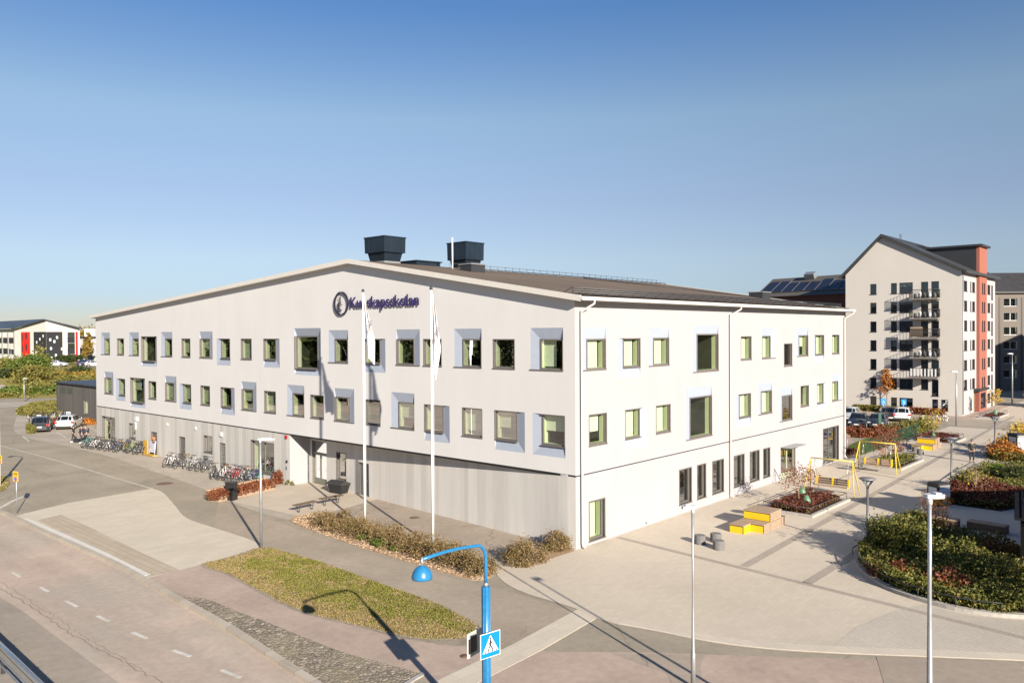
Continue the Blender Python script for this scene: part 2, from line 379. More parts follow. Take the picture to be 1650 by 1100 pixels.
def ribbon(name,pts,width,z0,z1,mat,**k):
    P=[Vector((p[0],p[1],0)) for p in pts]; L=[];R=[]
    for i,p in enumerate(P):
        t=(P[min(i+1,len(P)-1)]-P[max(i-1,0)]).normalized(); n=Vector((-t.y,t.x,0)); L.append(p+n*width/2); R.append(p-n*width/2)
    mb=MB()
    for i in range(len(P)-1):
        a,b,c,d=L[i],L[i+1],R[i+1],R[i]
        mb.face([(a.x,a.y,z1),(b.x,b.y,z1),(c.x,c.y,z1),(d.x,d.y,z1)])
        if z1-z0>.01:
            mb.face([(a.x,a.y,z0),(b.x,b.y,z0),(b.x,b.y,z1),(a.x,a.y,z1)]); mb.face([(d.x,d.y,z0),(c.x,c.y,z0),(c.x,c.y,z1),(d.x,d.y,z1)])
    if z1-z0>.01:
        for i in (0,-1): mb.face([(L[i].x,L[i].y,z0),(R[i].x,R[i].y,z0),(R[i].x,R[i].y,z1),(L[i].x,L[i].y,z1)])
    o=mb.build(name,mat,rot=GRZ,pos=C0.copy()); return tag(o,**k)
def text_mesh(name,body,size,ext,mat,parent,mtx,sx=1,bevel=0):
    cu=bpy.data.curves.new(name,'FONT'); cu.body=body; cu.size=size; cu.extrude=ext; cu.offset=bevel
    o=bpy.data.objects.new('tmp',cu); col.objects.link(o); dg=bpy.context.evaluated_depsgraph_get()
    me=bpy.data.meshes.new_from_object(o.evaluated_get(dg)); bpy.data.objects.remove(o)
    w0=max(v.co.x for v in me.vertices); x0=min(v.co.x for v in me.vertices)
    me.transform(Matrix.Translation((-x0,0,0))); 
    if sx!=1: me.transform(Matrix.Diagonal((sx/(w0-x0),1,1,1)))
    me.transform(mtx); me.materials.clear(); me.materials.append(mat)
    q=bpy.data.objects.new(name,me); col.objects.link(q); q.parent=parent; return q
# ================================================================ SETTING
asph=(.385,.335,.26,1)
yard_m=groundmat('grey_asphalt',asph,.22,.16,.05,cracks=.25)
road_m=groundmat('pink_road_asphalt',(.58,.46,.375,1),.3,.17,.13,tint=(.50,.43,.355,1))
cycle_m=groundmat('pink_path_asphalt',(.49,.385,.315,1),.3,.16,.05)
light_yard_m=groundmat('pale_asphalt',(.50,.44,.365,1),.25,.12,.05,cracks=.15)
court_m=groundmat('worn_court_asphalt',(.40,.335,.27,1),.3,.13,.0,cracks=.35)
sand_m=pavemat('sand_slabs',(.60,.52,.42,1),.6,.4,.93,.03,0)
plaza_m=pavemat('plaza_pavers',(.64,.56,.455,1),.42,.21,.90,.035,0,stain=.09,blotch=.16)
sett_m=pavemat('granite_setts',(.60,.54,.455,1),.16,.12,.80,.05,.35,stain=.1,msize=.014)
slab_m=pavemat('pale_slabs',(.66,.59,.475,1),1.0,.5,.80,.04,0,stain=.06)
slab2_m=pavemat('yellowish_slabs',(.54,.455,.345,1),1.0,.35,.72,.05,PI/2,stain=.1,msize=.016)
kerb_m=pavemat('kerb_stone',(.52,.46,.38,1),3,1.0,.82,.08,0,stain=.15,msize=.03)
band_m=pavemat('dark_paver_band',(.43,.375,.315,1),.3,.15,.85,.06,0)
cob_m=cobblemat('cobbles',(.36,.30,.235,1))
grass_m=soilmat('worn_grass',[(.42,.34,.23,1),(.34,.26,.14,1),(.22,.19,.07,1),(.45,.37,.26,1)],.8)
chips_m=soilmat('wood_chips',[(.20,.13,.08,1),(.42,.30,.20,1),(.30,.21,.14,1)],3)
gravel_m=soilmat('grit',[(.24,.21,.17,1),(.42,.37,.31,1)],2)
soil_m=soilmat('dark_soil',[(.03,.022,.016,1),(.075,.05,.035,1)],3)
far_m=soilmat('far_ground',[(.10,.10,.035,1),(.2,.17,.07,1)],.05)
paint_m=groundmat('road_paint',(.66,.63,.58,1),.8,.12)
paint2_m=groundmat('worn_paint',(.52,.48,.43,1),.8,.2)
gfar=MB(); gfar.face([(-2500,-1500,0),(2500,-1500,0),(2500,4000,0),(-2500,4000,0)]); tag(gfar.build('ground',far_m),kind='structure')
sheet('yard',[(-60,-90),(-60,150),(-20,150),(20,121.8),(160,121.8),(160,-70),(60,-90)],.004,yard_m)
# wide road and its kerb
kerbline=smooth(pxs((-260,715),(-120,775),(18,833),(60,853),(130,884),(190,912),(235,937),(285,966),(368,1013),(430,1053),(491,1093),(560,1140),(700,1235),(900,1375),(1150,1560)),4)
kp=[(p.x,p.y) for p in kerbline]
sheet('road',kp+[(-75,-75),(-75,90)],.008,road_m)
sheet('road_patch',[(p.x,p.y) for p in smooth(pxs((-200,850),(0,962),(70,1010),(140,1062),(220,1120),(330,1200),(480,1330)),4)]+pxs((200,1500),(-300,1300)),.0095,groundmat('grey_road_asphalt',(.40,.345,.285,1),.3,.2,.1))
ribbon('kerb',kp,.26,0,.13,kerb_m,kind='structure')
# pink cycle path along the road
sheet('cycle_path',[(p.x,p.y) for p in smooth(pxs((236,932),(250,926),(330,909),(352,908),(395,938),(480,982),(560,1004),(640,1026),(712,1038),(790,1044),(885,1049),(1040,1051),(1200,1056),(1330,1060),(1412,1063),(1560,1069),(1700,1076),(2000,1100)),3)]+pxs((1900,1330),(1300,1330),(900,1190),(690,1095),(640,1079),(540,1048),(420,1006),(330,972),(285,955)),.008,cycle_m)
sheet('asphalt_patch',pxs((985,1052),(1135,1055),(1128,1075),(1140,1150),(1270,1300),(1330,1330),(1180,1330),(1105,1150),(1075,1085)),.0145,court_m)
sheet('asphalt_patch',pxs((1412,1058),(1640,1066),(1665,1100),(1700,1160),(1560,1160),(1430,1120)),.0145,court_m)
ribbon('paver_crossing',pxs((640,1160),(733,1100),(850,1042),(941,991),(1000,958)),1.05,.0,.017,slab_m,kind='structure')
# cobbled verge
sheet('cobbled_verge',[(p.x,p.y) for p in smooth(pxs((292,962),(330,964),(380,984),(430,1002),(540,1046),(610,1066),(660,1080),(684,1086)),3)]+pxs((668,1094),(640,1112),(600,1152),(560,1136),(494,1089),(433,1049),(372,1010),(300,970)),.013,cob_m)
ribbon('kerb_stone_edge',pxs((684,1085),(668,1094),(640,1112),(610,1140)),.16,0,.05,concrete,kind='structure')
# pale slab apron by the bus stop
apron=smooth(pxs((245,787),(262,793),(280,812),(300,834),(345,850),(405,870),(420,882)),4)
sheet('slab_apron',pxs((20,832),(110,810))+[(p.x,p.y) for p in apron]+pxs((330,908),(236,932),(130,883),(60,852)),.013,slab_m)
sheet('slab_strip',pxs((60,838),(98,829),(150,852),(215,884),(290,919),(240,929),(150,884)),.016,slab2_m)
ribbon('tactile_edge',pxs((38,836),(100,862),(170,894),(236,927)),.36,0,.022,pm('white_slabs',(.72,.69,.63,1),.8,var=.06),kind='structure')
# paving by the facade
sheet('parking_strip',[(p.x,p.y) for p in smooth(pxs((30,664),(22,690),(38,703),(80,713),(115,720),(160,731),(205,744),(250,760),(300,777),(330,789),(352,803)),4)]+pxs((380,812),(420,826),(470,838),(500,832),(545,816))+[(1.2,19),(0.0,24.6),(0,58.3),(6,75),(6.2,95),(20,98),(20,84)],.008,light_yard_m)
sheet('entrance_paving',pxs((372,808),(440,787))+[(.0,25.1),(.0,24.6),(1.6,24.6),(1.55,20)]+pxs((612,803),(560,818),(500,834),(486,833),(420,818)),.018,sand_m)
sheet('court',pxs((486,833),(500,834),(560,818),(612,803))+[(1.12,16.5),(.3,3)]+pxs((880,872),(812,893),(800,900),(700,870),(610,846),(560,832),(515,826)),.014,court_m)
sheet('long_path',[(p.x,p.y) for p in smooth(pxs((352,803),(400,824),(460,845),(520,868),(600,893),(700,924),(770,940),(838,958),(933,988)),3)]+pxs((850,1042),(765,1022),(740,1000),(690,975),(620,947),(520,912),(460,890),(425,882),(405,871),(345,850)),.0105,groundmat('smooth_asphalt',(.42,.352,.275,1),.25,.12,.03))
# plaza
edge=smooth(pxs((795,900),(798,922),(815,940),(845,955),(880,966),(920,978),(940,986),(965,998),(1000,1007),(1060,1018),(1150,1036),(1240,1047),(1350,1054),(1480,1059),(1650,1066),(1800,1074)),3)
pl=[(p.x,p.y) for p in edge]+[(-5,-60),(64.5,-60),(64.5,-.9),(60,-.9),(56.5,-.6),(35.9,-.5),(35.7,0),(0,0)]+pxs((905,890),(852,913))
sheet('plaza',pl,.021,plaza_m)
sheet('far_plaza',[(74,-60),(74,-1.0),(150,-1.0),(150,-60)],.021,plaza_m)
sheet('setts_area',[(p.x,p.y) for p in smooth(pxs((1330,1050),(1480,1057),(1650,1064),(1800,1072)),3)]+pxs((1800,1020),(1650,1000),(1560,992),(1490,974),(1440,985),(1380,1010)),.025,sett_m)
ribbon('edge_slabs',[(p.x,p.y) for p in smooth(pxs((1000,1001),(1060,1011),(1150,1029),(1240,1040),(1350,1047),(1480,1052),(1650,1059),(1800,1067)),3)],.55,0,.030,pavemat('edge_slab_stone',(.66,.585,.48,1),.5,2,.8,.03,.3),kind='structure')
for a,b,wd in (((-.25,3.2),(-20,1.2),.32),((2.67,-7.25),(80,-4.1),.42),((2.2,-10.25),(16.6,-10.25),.42),((26,-2.9),(60,-2.2),.2)):
    pa,pb=(a,b)
    if wd==.32: pa=(3.2,-.2); pb=(1.0,-20)
    ribbon('paver_band',[pa,pb],wd,0,.029,band_m,kind='structure')
# crossing street between the blocks
sheet('side_street',[(64.5,-60),(74,-60),(74,60),(64.5,60),(64.5,-.9)],.010,groundmat('side_asphalt',(.42,.36,.29,1),.3,.12))
sheet('pink_pavement',[(70.5,-.9),(74,-1),(100,-.9),(100,.6),(77,.6),(77,14),(70.5,14)],.020,cycle_m)
# lawn and beds
GRS=[(p.x,p.y) for p in smooth(pxs((330,911),(380,898),(425,883),(470,893),(530,911),(620,944),(690,968),(735,990),(765,1008),(758,1024),(700,1030),(640,1022),(560,1003),(480,982),(420,952),(370,925)),3,closed=True)]
sheet('grit_margin',[(p[0]*1.0+(p[0]-sum(q[0] for q in GRS)/len(GRS))*.06,p[1]+(p[1]-sum(q[1] for q in GRS)/len(GRS))*.03) for p in GRS],.020,gravel_m)
sheet('lawn',GRS,.034,grass_m,thick=.03)
BED=[(p.x,p.y) for p in smooth(pxs((466,838),(520,826),(560,838),(640,856),(700,878),(780,905),(796,918),(790,930),(760,934),(700,918),(600,888),(540,868)),3,closed=True)]
sheet('bark_bed',BED,.03,chips_m,thick=.03)
BED2=pxs((802,893),(852,913),(926,888),(905,876),(880,871))
sheet('bark_bed',BED2,.03,chips_m,thick=.03)
LG=pxs((-60,800),(-60,762),(0,766),(14,770),(16,780),(8,790),(-20,800)); sheet('lawn',LG,.03,grass_m,thick=.025)
# road and yard markings
for a,b in (((65,946),(78,953)),((107,968),(124,977)),((157,992),(175,1000.5)),((213,1018),(236,1028)),((279,1047),(306,1057)),((356.5,1079),(387,1091)),((440,1115),(475,1131)),((20,922),(32,929))):
    ribbon('lane_mark',pxs(a,b),.13,0,.013,paint_m,kind='structure')
ribbon('edge_line',[(p.x,p.y) for p in smooth(pxs((-60,704),(0,718),(60,733),(130,753),(190,771),(245,787)),3)],.16,0,.014,paint2_m,kind='structure')
ribbon('curved_line',[(p.x,p.y) for p in smooth(pxs((-20,826),(0,818),(22,806),(48,796)),4)],.22,0,.014,paint_m,kind='structure')
for a,b in (((37,703),(46,710)),((92,697),(105,704)),((145,689),(160,696)),((0,662),(7,661))): ribbon('bay_line',pxs(a,b),.14,0,.016,paint_m,kind='structure')
# path under the bank, bank and raised car park
def bank_h(x,y):
    d=(y-(129+.02*(x+70)))
    s=min(1,max(0,d/44)); s=s*s*(3-2*s)
    return 3.0*s
mb=MB(); nx,ny=70,50; xs=np.linspace(-320,30,nx); ys=np.concatenate([np.linspace(127.5,178,34),np.linspace(182,600,16)])
mb.v=[(x,y,bank_h(x,y)+(.25*math.sin(x*.35+y*.2)*math.sin(y*.31) if 131<y<170 else 0)-.02) for y in ys for x in xs]
for j in range(ny-1):
    for i in range(nx-1): mb.f.append((j*nx+i,j*nx+i+1,(j+1)*nx+i+1,(j+1)*nx+i)); mb.m.append(0); mb.sm.append(True)
tag(mb.build('hill',soilmat('bank_grass',[(.20,.19,.045,1),(.30,.25,.09,1),(.13,.15,.03,1)],.12)),kind='structure')
mb=MB(); mb.face([(-100,181,3.03),(40,181,3.03),(40,260,3.03),(-130,260,3.03)]); tag(mb.build('raised_car_park',groundmat('car_park_asphalt',(.46,.40,.34,1),.1,.1)),kind='structure')
mb=MB(); mb.face([tuple(p) for p in (G(-80,659,.01),G(0,656,.01),G(60,653,.01),G(200,652,.01),G(200,645,.01),G(60,646,.01),G(10,648,.01),G(-80,650,.01))]); tag(mb.build('foot_path',light_yard_m),kind='structure')
def onbank(x,y):
    b=min((abs(at(x,y,Y).z-bank_h(at(x,y,Y).x,Y)),Y) for Y in np.arange(126,180,.25)); P=at(x,y,float(b[1])); P.z=bank_h(P.x,P.y)+.3; return tuple(P)
mb=MB(); mb.face([onbank(*q) for q in ((-30,640),(0,634),(7,628),(9,623),(0,622),(-30,625))]); tag(mb.build('bank_path',light_yard_m),kind='structure')
def crack(pts,w,jit,seed):
    r=random.Random(seed); P=[]
    for p in smooth([GL(*q) for q in pts],14): P.append((p.x+r.uniform(-jit,jit),p.y+r.uniform(-jit,jit)))
    ribbon('road_crack',P,w,0,.0135,MC['crack_dark'],kind='structure')
MC['crack_dark']=pm('crack_dark',(.27,.20,.165,1),.95,var=.4,scale=14)
for k,(pts,w_,j_) in enumerate((([(0,948),(60,984),(120,1024),(180,1058),(240,1088),(300,1120)],.03,.07),([(2,938),(60,975),(115,1012),(170,1046),(230,1078)],.018,.08),
  ([(640,820),(700,838),(740,862),(800,868)],.025,.05),([(500,905),(560,930),(640,935)],.02,.05),([(60,770),(110,775),(160,768),(180,762)],.03,.06),([(850,1010),(830,1030),(790,1038)],.02,.05))): crack(pts,w_,j_,k)
# ================================================================ SCHOOL
def ML(a,z,d): return (d,a,z)
def MR(a,z,d): return (a,d,z)
def MREC(a,z,d): return (.067*(a-.5)+d,a,z)
def wall_holes(mb,mp,a0,a1,z0,z1,rects,mi=0,d=0):
    A=sorted({a0,a1,*[min(max(r[0],a0),a1) for r in rects],*[min(max(r[1],a0),a1) for r in rects]}); Z=sorted({z0,z1,*[r[2] for r in rects if z0<r[2]<z1],*[r[3] for r in rects if z0<r[3]<z1]})
    for k in range(len(Z)-1):
        zc=(Z[k]+Z[k+1])/2; run=None
        for i in range(len(A)-1):
            ac=(A[i]+A[i+1])/2; hole=any(r[0]<ac<r[1] and r[2]<zc<r[3] for r in rects)
            if not hole:
                if run is None: run=A[i]
            if (hole or i==len(A)-2) and run is not None:
                e=A[i] if hole else A[i+1]
                mb.face([mp(run,Z[k],d),mp(e,Z[k],d),mp(e,Z[k+1],d),mp(run,Z[k+1],d)],mi); run=None
def window(par,mp,a0,a1,z0,z1,ext='',blind=0.0,side=0,depth=.10,e=.56,et=.55,eb=.53,mull=0,gm=None,blind_side=None):
    """window in a splayed reveal; ext letters: l low-a side, h high-a side, T, B are the pale blue splays. Returns the outer hole"""
    oa0=a0-(e if 'l' in ext else 0); oa1=a1+(e if 'h' in ext else 0); oz0=z0-(eb if 'B' in ext else 0); oz1=z1+(et if 'T' in ext else 0)
    mb=MB(); o=[(oa0,oz0),(oa1,oz0),(oa1,oz1),(oa0,oz1)]; i_=[(a0,z0),(a1,z0),(a1,z1),(a0,z1)]
    for k,fl in enumerate('BhTl'):
        j=(k+1)%4
        if fl in ext: mb.face([mp(*o[k],.0),mp(*o[j],.0),mp(*i_[j],depth),mp(*i_[k],depth)],0)
        else:
            ip,iq=i_[k],i_[j]
            mb.face([mp(*ip,0),mp(*iq,0),mp(*iq,depth),mp(*ip,depth)],1)
            for a_,b_ in ((o[k],ip),(o[j],iq)):
                if abs(a_[0]-b_[0])+abs(a_[1]-b_[1])>.01: mb.face([mp(*a_,0),mp(*b_,0),mp(*b_,depth)],0)
    # metal edge strips where the reveal is square
    t=.05
    if 'T' not in ext: mb.box(a0,a1,z1-t,z1,-.025,.03,1,lambda a,z,d:mp(a,z,d))
    if 'l' not in ext: mb.box(a0,a0+.04,z0,z1-t,-.02,.03,1,lambda a,z,d:mp(a,z,d))
    if 'h' not in ext: mb.box(a1-.04,a1,z0,z1-t,-.02,.03,1,lambda a,z,d:mp(a,z,d))
    wn=mb.build('window',[blue_splay,frame_m],par)
    f=MB(); t=.075
    for q in ((a0,a1,z1-t,z1),(a0,a1,z0,z0+t),(a0,a0+t,z0+t,z1-t),(a1-t,a1,z0+t,z1-t)): f.box(q[0],q[1],q[2],q[3],depth-.035,depth+.05,0,lambda a,z,d:mp(a,z,d))
    for k in range(mull):
        c=a0+(a1-a0)*(k+1)/(mull+1); f.box(c-.04,c+.04,z0+t,z1-t,depth-.03,depth+.04,0,lambda a,z,d:mp(a,z,d))
    f.build('frame',frame_m,wn)
    p=MB(); p.face([mp(a0+t,z0+t,depth+.01),mp(a1-t,z0+t,depth+.01),mp(a1-t,z1-t,depth+.01),mp(a0+t,z1-t,depth+.01)]); p.build('pane',gm or glass,wn)
    s=MB(); 
    if 'B' in ext: s.box(a0-.03,a1+.03,z0-.045,z0-.003,-.02,depth-.04,0,lambda a,z,d:mp(a,z,d))
    else: s.box(oa0-.03,oa1+.03,z0-.05,z0-.003,-.05,depth-.04,0,lambda a,z,d:mp(a,z,d))
    s.build('sill',frame_m,wn)
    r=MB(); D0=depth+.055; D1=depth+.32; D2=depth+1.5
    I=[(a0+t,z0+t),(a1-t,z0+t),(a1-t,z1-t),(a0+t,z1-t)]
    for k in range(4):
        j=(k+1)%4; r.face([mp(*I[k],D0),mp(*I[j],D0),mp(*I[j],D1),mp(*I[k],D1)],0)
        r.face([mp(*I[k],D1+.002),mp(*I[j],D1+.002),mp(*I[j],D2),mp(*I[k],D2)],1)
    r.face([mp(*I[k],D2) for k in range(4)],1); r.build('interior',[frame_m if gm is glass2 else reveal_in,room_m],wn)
    if blind>0:
        b=MB(); x0,x1=(a0+t+.01,a1-t-.01)
        if blind_side=='h': x0=x0+(x1-x0)*.42
        if blind_side=='l': x1=x0+(x1-x0)*.80
        b.box(x0,x1,z1-t-(z1-z0-2*t)*blind,z1-t-.01,D1-.13,D1-.115,0,lambda a,z,d:mp(a,z,d)); b.build('blind',blind_m,wn)
    return (oa0,oa1,oz0,oz1)
sch=thing('school_building','long white three storey school with pale blue window splays and a low brown gabled roof','school',C0,GRZ)
LEN=58.3; DEP=35.72; ZE=11.93; ZA=14.72; UA=17.34; ZF=12.02; ZD=3.51
# --- facade towards the road. (a0,width kind,ext) upper storey
SU,TU,SLo,TLo=8.56,10.06,4.85,6.37
holesL=[]
UL=[(54.91,'hT',.0),(51.72,'',.0),(48.54,'hT',.3),(45.54,'lB*',0),(42.05,'hT',.0),(38.85,'',.8),(35.78,'lT',.5),(32.52,'hB',0),(29.42,'',1),(26.3,'lB',0),(21.38,'lTB*',0),(17.87,'hT',0),(14.76,'lB',0),(11.67,'lT',0),(9.28,'',0),(6.2,'hT',.28),(3.84,'',0),(.72,'hT',.95)]
LLw=[(54.8,'lT',.9),(51.55,'hB',.2),(47.96,'lB*',.5),(45.14,'',0),(41.95,'lT',.9),(38.79,'hB',.85),(35.7,'',.9),(32.5,'lB',0),(29.4,'lT',.6),(26.26,'',.95),(22.77,'hT',0),(20.52,'',0),(17.85,'lT',0),(14.7,'',.0),(11.62,'hT',.6),(9.25,'lB',0),(6.17,'',.85),(3.76,'lB',.6),(.62,'hB',.55)]
for L_,z0,z1 in ((UL,SU,TU),(LLw,SLo,TLo)):
    for i,(a,ex,bl) in enumerate(L_):
        if '*' in ex:
            big=(a,a+2.5,z0-.51,z1+.18); holesL.append(window(sch,ML,*big,ext=ex.replace('*',''),blind=bl,eb=.42,et=.52,depth=.2,blind_side='h' if bl else None,side=1))
        else:
            holesL.append(window(sch,ML,a,a+1.5,z0,z1,ext=ex,blind=bl,blind_side='h' if 0<bl<.99 and i%2 else None))
mb=MB(); ZG=10.95
wall_holes(mb,ML,0,LEN,ZD+.05,ZG,holesL)
mb.face([ML(0,ZG,0),ML(LEN,ZG,0),ML(LEN,ZF,0),ML(UA,ZA,0),ML(0,ZE,0)])
mb.build('gable_wall',lifted_wall,sch)
# --- facade towards the plaza
holesR=[]
UR=[(1.02,'lT',1),(4.15,'lB',1),(7.05,'lT',1),(17.3,'',1),(20.4,'hT',1),(26.7,'lT',.55),(29.8,'lB',1),(33.0,'',1)]
for a,ex,bl in UR: holesR.append(window(sch,MR,a,a+1.5,SU,TU,ext=ex,blind=bl,blind_side='l'))
holesR.append(window(sch,MR,11.8,14.3,8.03,10.24,ext='lT',et=.5)); holesR.append(window(sch,MR,23.9,25.3,7.92,9.5,ext='',gm=glass2))
LR=[(1.07,'',.6),(4.2,'hB',1),(7.17,'',1),(17.2,'lB',1),(20.4,'lT',1),(26.8,'',0),(29.9,'hB',1),(33.0,'hT',1)]
for a,ex,bl in LR: holesR.append(window(sch,MR,a,a+1.5,SLo,TLo,ext=ex,blind=bl,blind_side='l'))
holesR.append(window(sch,MR,10.95,13.45,4.17,6.56,ext='lT',et=.58)); holesR.append(window(sch,MR,23.75,25.3,4.1,5.85,ext='lT',et=.58,gm=glass2))
for a,b,z0,z1,bl in ((1.05,2.4,.2,2.14,1),(9.6,11.0,.56,2.56,0),(11.65,12.7,.56,2.56,0),(13.5,14.95,.56,2.56,0),(16.3,17.75,.56,2.54,0),(18.55,19.95,.56,2.54,0),(20.55,21.6,.56,2.52,0)):
    holesR.append(window(sch,MR,a,b,z0,z1,blind=bl,depth=.22,gm=None if bl else glass2,blind_side='l' if bl else None))
holesR.append(window(sch,MR,31.1,34.4,.15,2.85,mull=1,depth=.22,gm=glass2))
DRR=(23.35,25.85,.0,2.2); holesR.append(DRR)
mb=MB(); wall_holes(mb,MR,0,DEP,ZD+.03,11.88,holesR)
mb.build('plaza_wall',dimmed_wall,sch)
mb=MB(); wall_holes(mb,MR,0,DEP,0,ZD-.03,holesR,d=.012); mb.build('plinth_wall',dimmed_wall,sch)
mb=MB(); mb.box(.0,DEP,.03,.05,ZD-.05,ZD+.05); mb.box(.03,.05,0,LEN,ZD-.07,ZD+.07); mb.build('shadow_gap',dark_m,sch)
mb=MB(); mb.face([(0,LEN,0),(DEP,LEN,0),(DEP,LEN,11.6),(0,LEN,11.6)]); mb.face([(DEP,0,0),(DEP,LEN,0),(DEP,LEN,ZF),(DEP,UA,ZA),(DEP,0,ZE)]); mb.build('rear_wall',dimmed_wall,sch)
# --- ground floor towards the road
holesG=[(53.95,57.0,.35,2.66),(49.45,50.8,1.08,2.42),(35.4,36.75,1.17,2.47),(26.55,29.65,.5,2.73)]
window(sch,ML,*holesG[0],mull=1,blind=.0,depth=.2); window(sch,ML,*holesG[1],depth=.15,gm=glass2); window(sch,ML,*holesG[2],depth=.15,gm=glass2); window(sch,ML,*holesG[3],mull=1,depth=.2)
def door(mp,a0,a1,z1,mats,leaves_=1,glassy=False,d=.12,tr=0,par=None):
    mb=MB(); f=lambda a,z,dd:mp(a,z,dd)
    mb.box(a0,a0+.07,0,z1,d-.06,d+.05,0,f); mb.box(a1-.07,a1,0,z1,d-.06,d+.05,0,f); mb.box(a0+.07,a1-.07,z1-.07,z1,d-.06,d+.05,0,f)
    for q in ((a0,0),(a1,1)): mb.face([mp(q[0],0,0),mp(q[0],0,d+.03),mp(q[0],z1,d+.03),mp(q[0],z1,0)],0)
    mb.face([mp(a0,z1,0),mp(a1,z1,0),mp(a1,z1,d),mp(a0,z1,d)],0)
    dz=tr or z1-.07
    if tr: mb.box(a0+.07,a1-.07,tr,tr+.08,d-.05,d+.04,0,f)
    dr=mb.build('door',mats[0],par); wd=(a1-a0-.14)/leaves_
    for k in range(leaves_):
        x0=a0+.07+wd*k; x1=x0+wd; lb=MB()
        if glassy:
            for q in ((x0,x0+.1,.02,dz),(x1-.1,x1,.02,dz),(x0+.1,x1-.1,.02,.42),(x0+.1,x1-.1,dz-.1,dz)): lb.box(*q,d,d+.05,0,f)
        else: lb.box(x0+.01,x1-.01,.02,dz-.01,d,d+.05,0,f)
        lf=lb.build('door_leaf',mats[1],dr)
        if glassy:
            g=MB(); g.face([mp(x0+.1,.42,d+.02),mp(x1-.1,.42,d+.02),mp(x1-.1,dz-.1,d+.02),mp(x0+.1,dz-.1,d+.02)]); g.build('pane',mats[2],dr)
        h=MB(); h.tube([mp(x0+.16,1.0,d-.03),mp(x0+.16,1.28 if glassy else 1.0,d-.07),mp(x0+.16 if glassy else x0+.3,1.28 if glassy else 1.0,d-.07)],.014,6); h.build('handle',steel,dr)
    if tr:
        g=MB(); g.face([mp(a0+.07,tr+.08,d+.02),mp(a1-.07,tr+.08,d+.02),mp(a1-.07,z1-.07,d+.02),mp(a0+.07,z1-.07,d+.02)]); g.build('pane',mats[2],dr)
    if glassy:
        g=MB(); g.face([mp(a0,0.02,d+1.4),mp(a1,0.02,d+1.4),mp(a1,z1,d+1.4),mp(a0,z1,d+1.4)]); g.face([mp(a0,0,d+.1),mp(a0,0,d+1.4),mp(a0,z1,d+1.4),mp(a0,z1,d+.1)]); g.face([mp(a1,0,d+.1),mp(a1,0,d+1.4),mp(a1,z1,d+1.4),mp(a1,z1,d+.1)]); g.face([mp(a0,z1,d+.1),mp(a1,z1,d+.1),mp(a1,z1,d+1.4),mp(a0,z1,d+1.4)])
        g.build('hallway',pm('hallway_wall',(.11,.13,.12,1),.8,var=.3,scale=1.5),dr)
    return dr
greydoor=pm('grey_door_paint',(.15,.15,.14,1),.5,var=.06)
poster=pm('patterned_film',(.22,.23,.22,1),.5,var=.9,scale=9)
for a0,a1,z1 in ((45.15,46.3,2.0),(39.95,41.0,2.02),(33.4,34.25,2.1)):
    holesG.append((a0,a1,0,z1)); door(ML,a0,a1,z1,(frame_m,poster if a0<35 else greydoor,glass2),par=sch)
mb=MB(); wall_holes(mb,ML,24.6,LEN,0,ZD-.04,holesG,d=.012); mb.build('cladding_wall',clad,sch)
mb=MB(); mb.face([(.012,24.6,0),(1.64,24.6,0),(1.64,24.6,ZD-.04),(.012,24.6,ZD-.04)]); mb.build('return_wall',dimmed_wall,sch)
hr=[(22.4,24.3,0,3.0),(19.95,21.15,.68,2.5),(17.35,18.55,0,2.12)]
mb=MB(); wall_holes(mb,MREC,.5,24.6,0,ZD-.04,hr); mb.box(0,.012,0,.5,0,ZD-.04); mb.build('recessed_wall',clad2,sch)
mb=MB(); mb.prism([(0,.5),(1.62,24.6),(.03,24.6),(.03,.5)],ZD-.034,ZD+.02); mb.build('soffit',lifted_wall,sch)
door(MREC,22.4,24.3,3.0,(pm('olive_frame',(.20,.20,.17,1),.5),pm('olive_leaf',(.20,.20,.17,1),.5),glass2),2,True,tr=2.1,par=sch)
window(sch,MREC,*hr[1],depth=.12,gm=glass2); door(MREC,17.35,18.55,2.12,(frame_m,greydoor,glass2),par=sch)
door(MR,*DRR[:2],2.2,(frame_m,pm('pale_olive_leaf',(.34,.36,.28,1),.5),glass2),2,True,par=sch)
mb=MB(); mb.box(23.3,25.95,-.75,.0,2.27,2.31); mb.build('door_canopy',galv,sch)
# --- roof
def zr(u): return ZE-.0+(ZA-ZE)*u/UA if u<=UA else ZA+(ZF-ZA)*(u-UA)/(LEN-UA)
V0,V1=-.42,DEP+.35; U0_,U1_=-.62,LEN+.5; T=.24
def roofpt(v,u,dz): return (v,u,zr(u)+dz)
mb=MB()
for ua,ub in ((U0_,UA),(UA,U1_)):
    mb.face([roofpt(V0+.12,ua,T),roofpt(V1-.12,ua,T),roofpt(V1-.12,ub,T),roofpt(V0+.12,ub,T)],0)
rf=mb.build('roof',roof_m,sch)
mb=MB()
for ua,ub in ((U0_,UA),(UA,U1_)):
    for va,vb,h0,h1 in ((V0,V0+.12,-.0,T+.04),(V1-.12,V1,0,T+.04),(V0+.12,V1-.12,0,T-.004)):
        mb.v+= [roofpt(v,u,h) for u in (ua,ub) for v in (va,vb) for h in (h0,h1)]; n=len(mb.v)-8
        for q in ((0,1,3,2),(4,6,7,5),(0,4,5,1),(2,3,7,6),(1,5,7,3),(0,2,6,4)): mb.f.append(tuple(n+i for i in q)); mb.m.append(0); mb.sm.append(False)
mb.build('fascia',fascia_m,sch)
mb=MB(); e=U0_-.0
gz=zr(U0_)
mb.box(V0,V1,e-.16,e-.02,gz+.06,gz+.22); mb.build('gutter',pm('pale_gutter',(.70,.66,.62,1),.5,var=.05),sch)
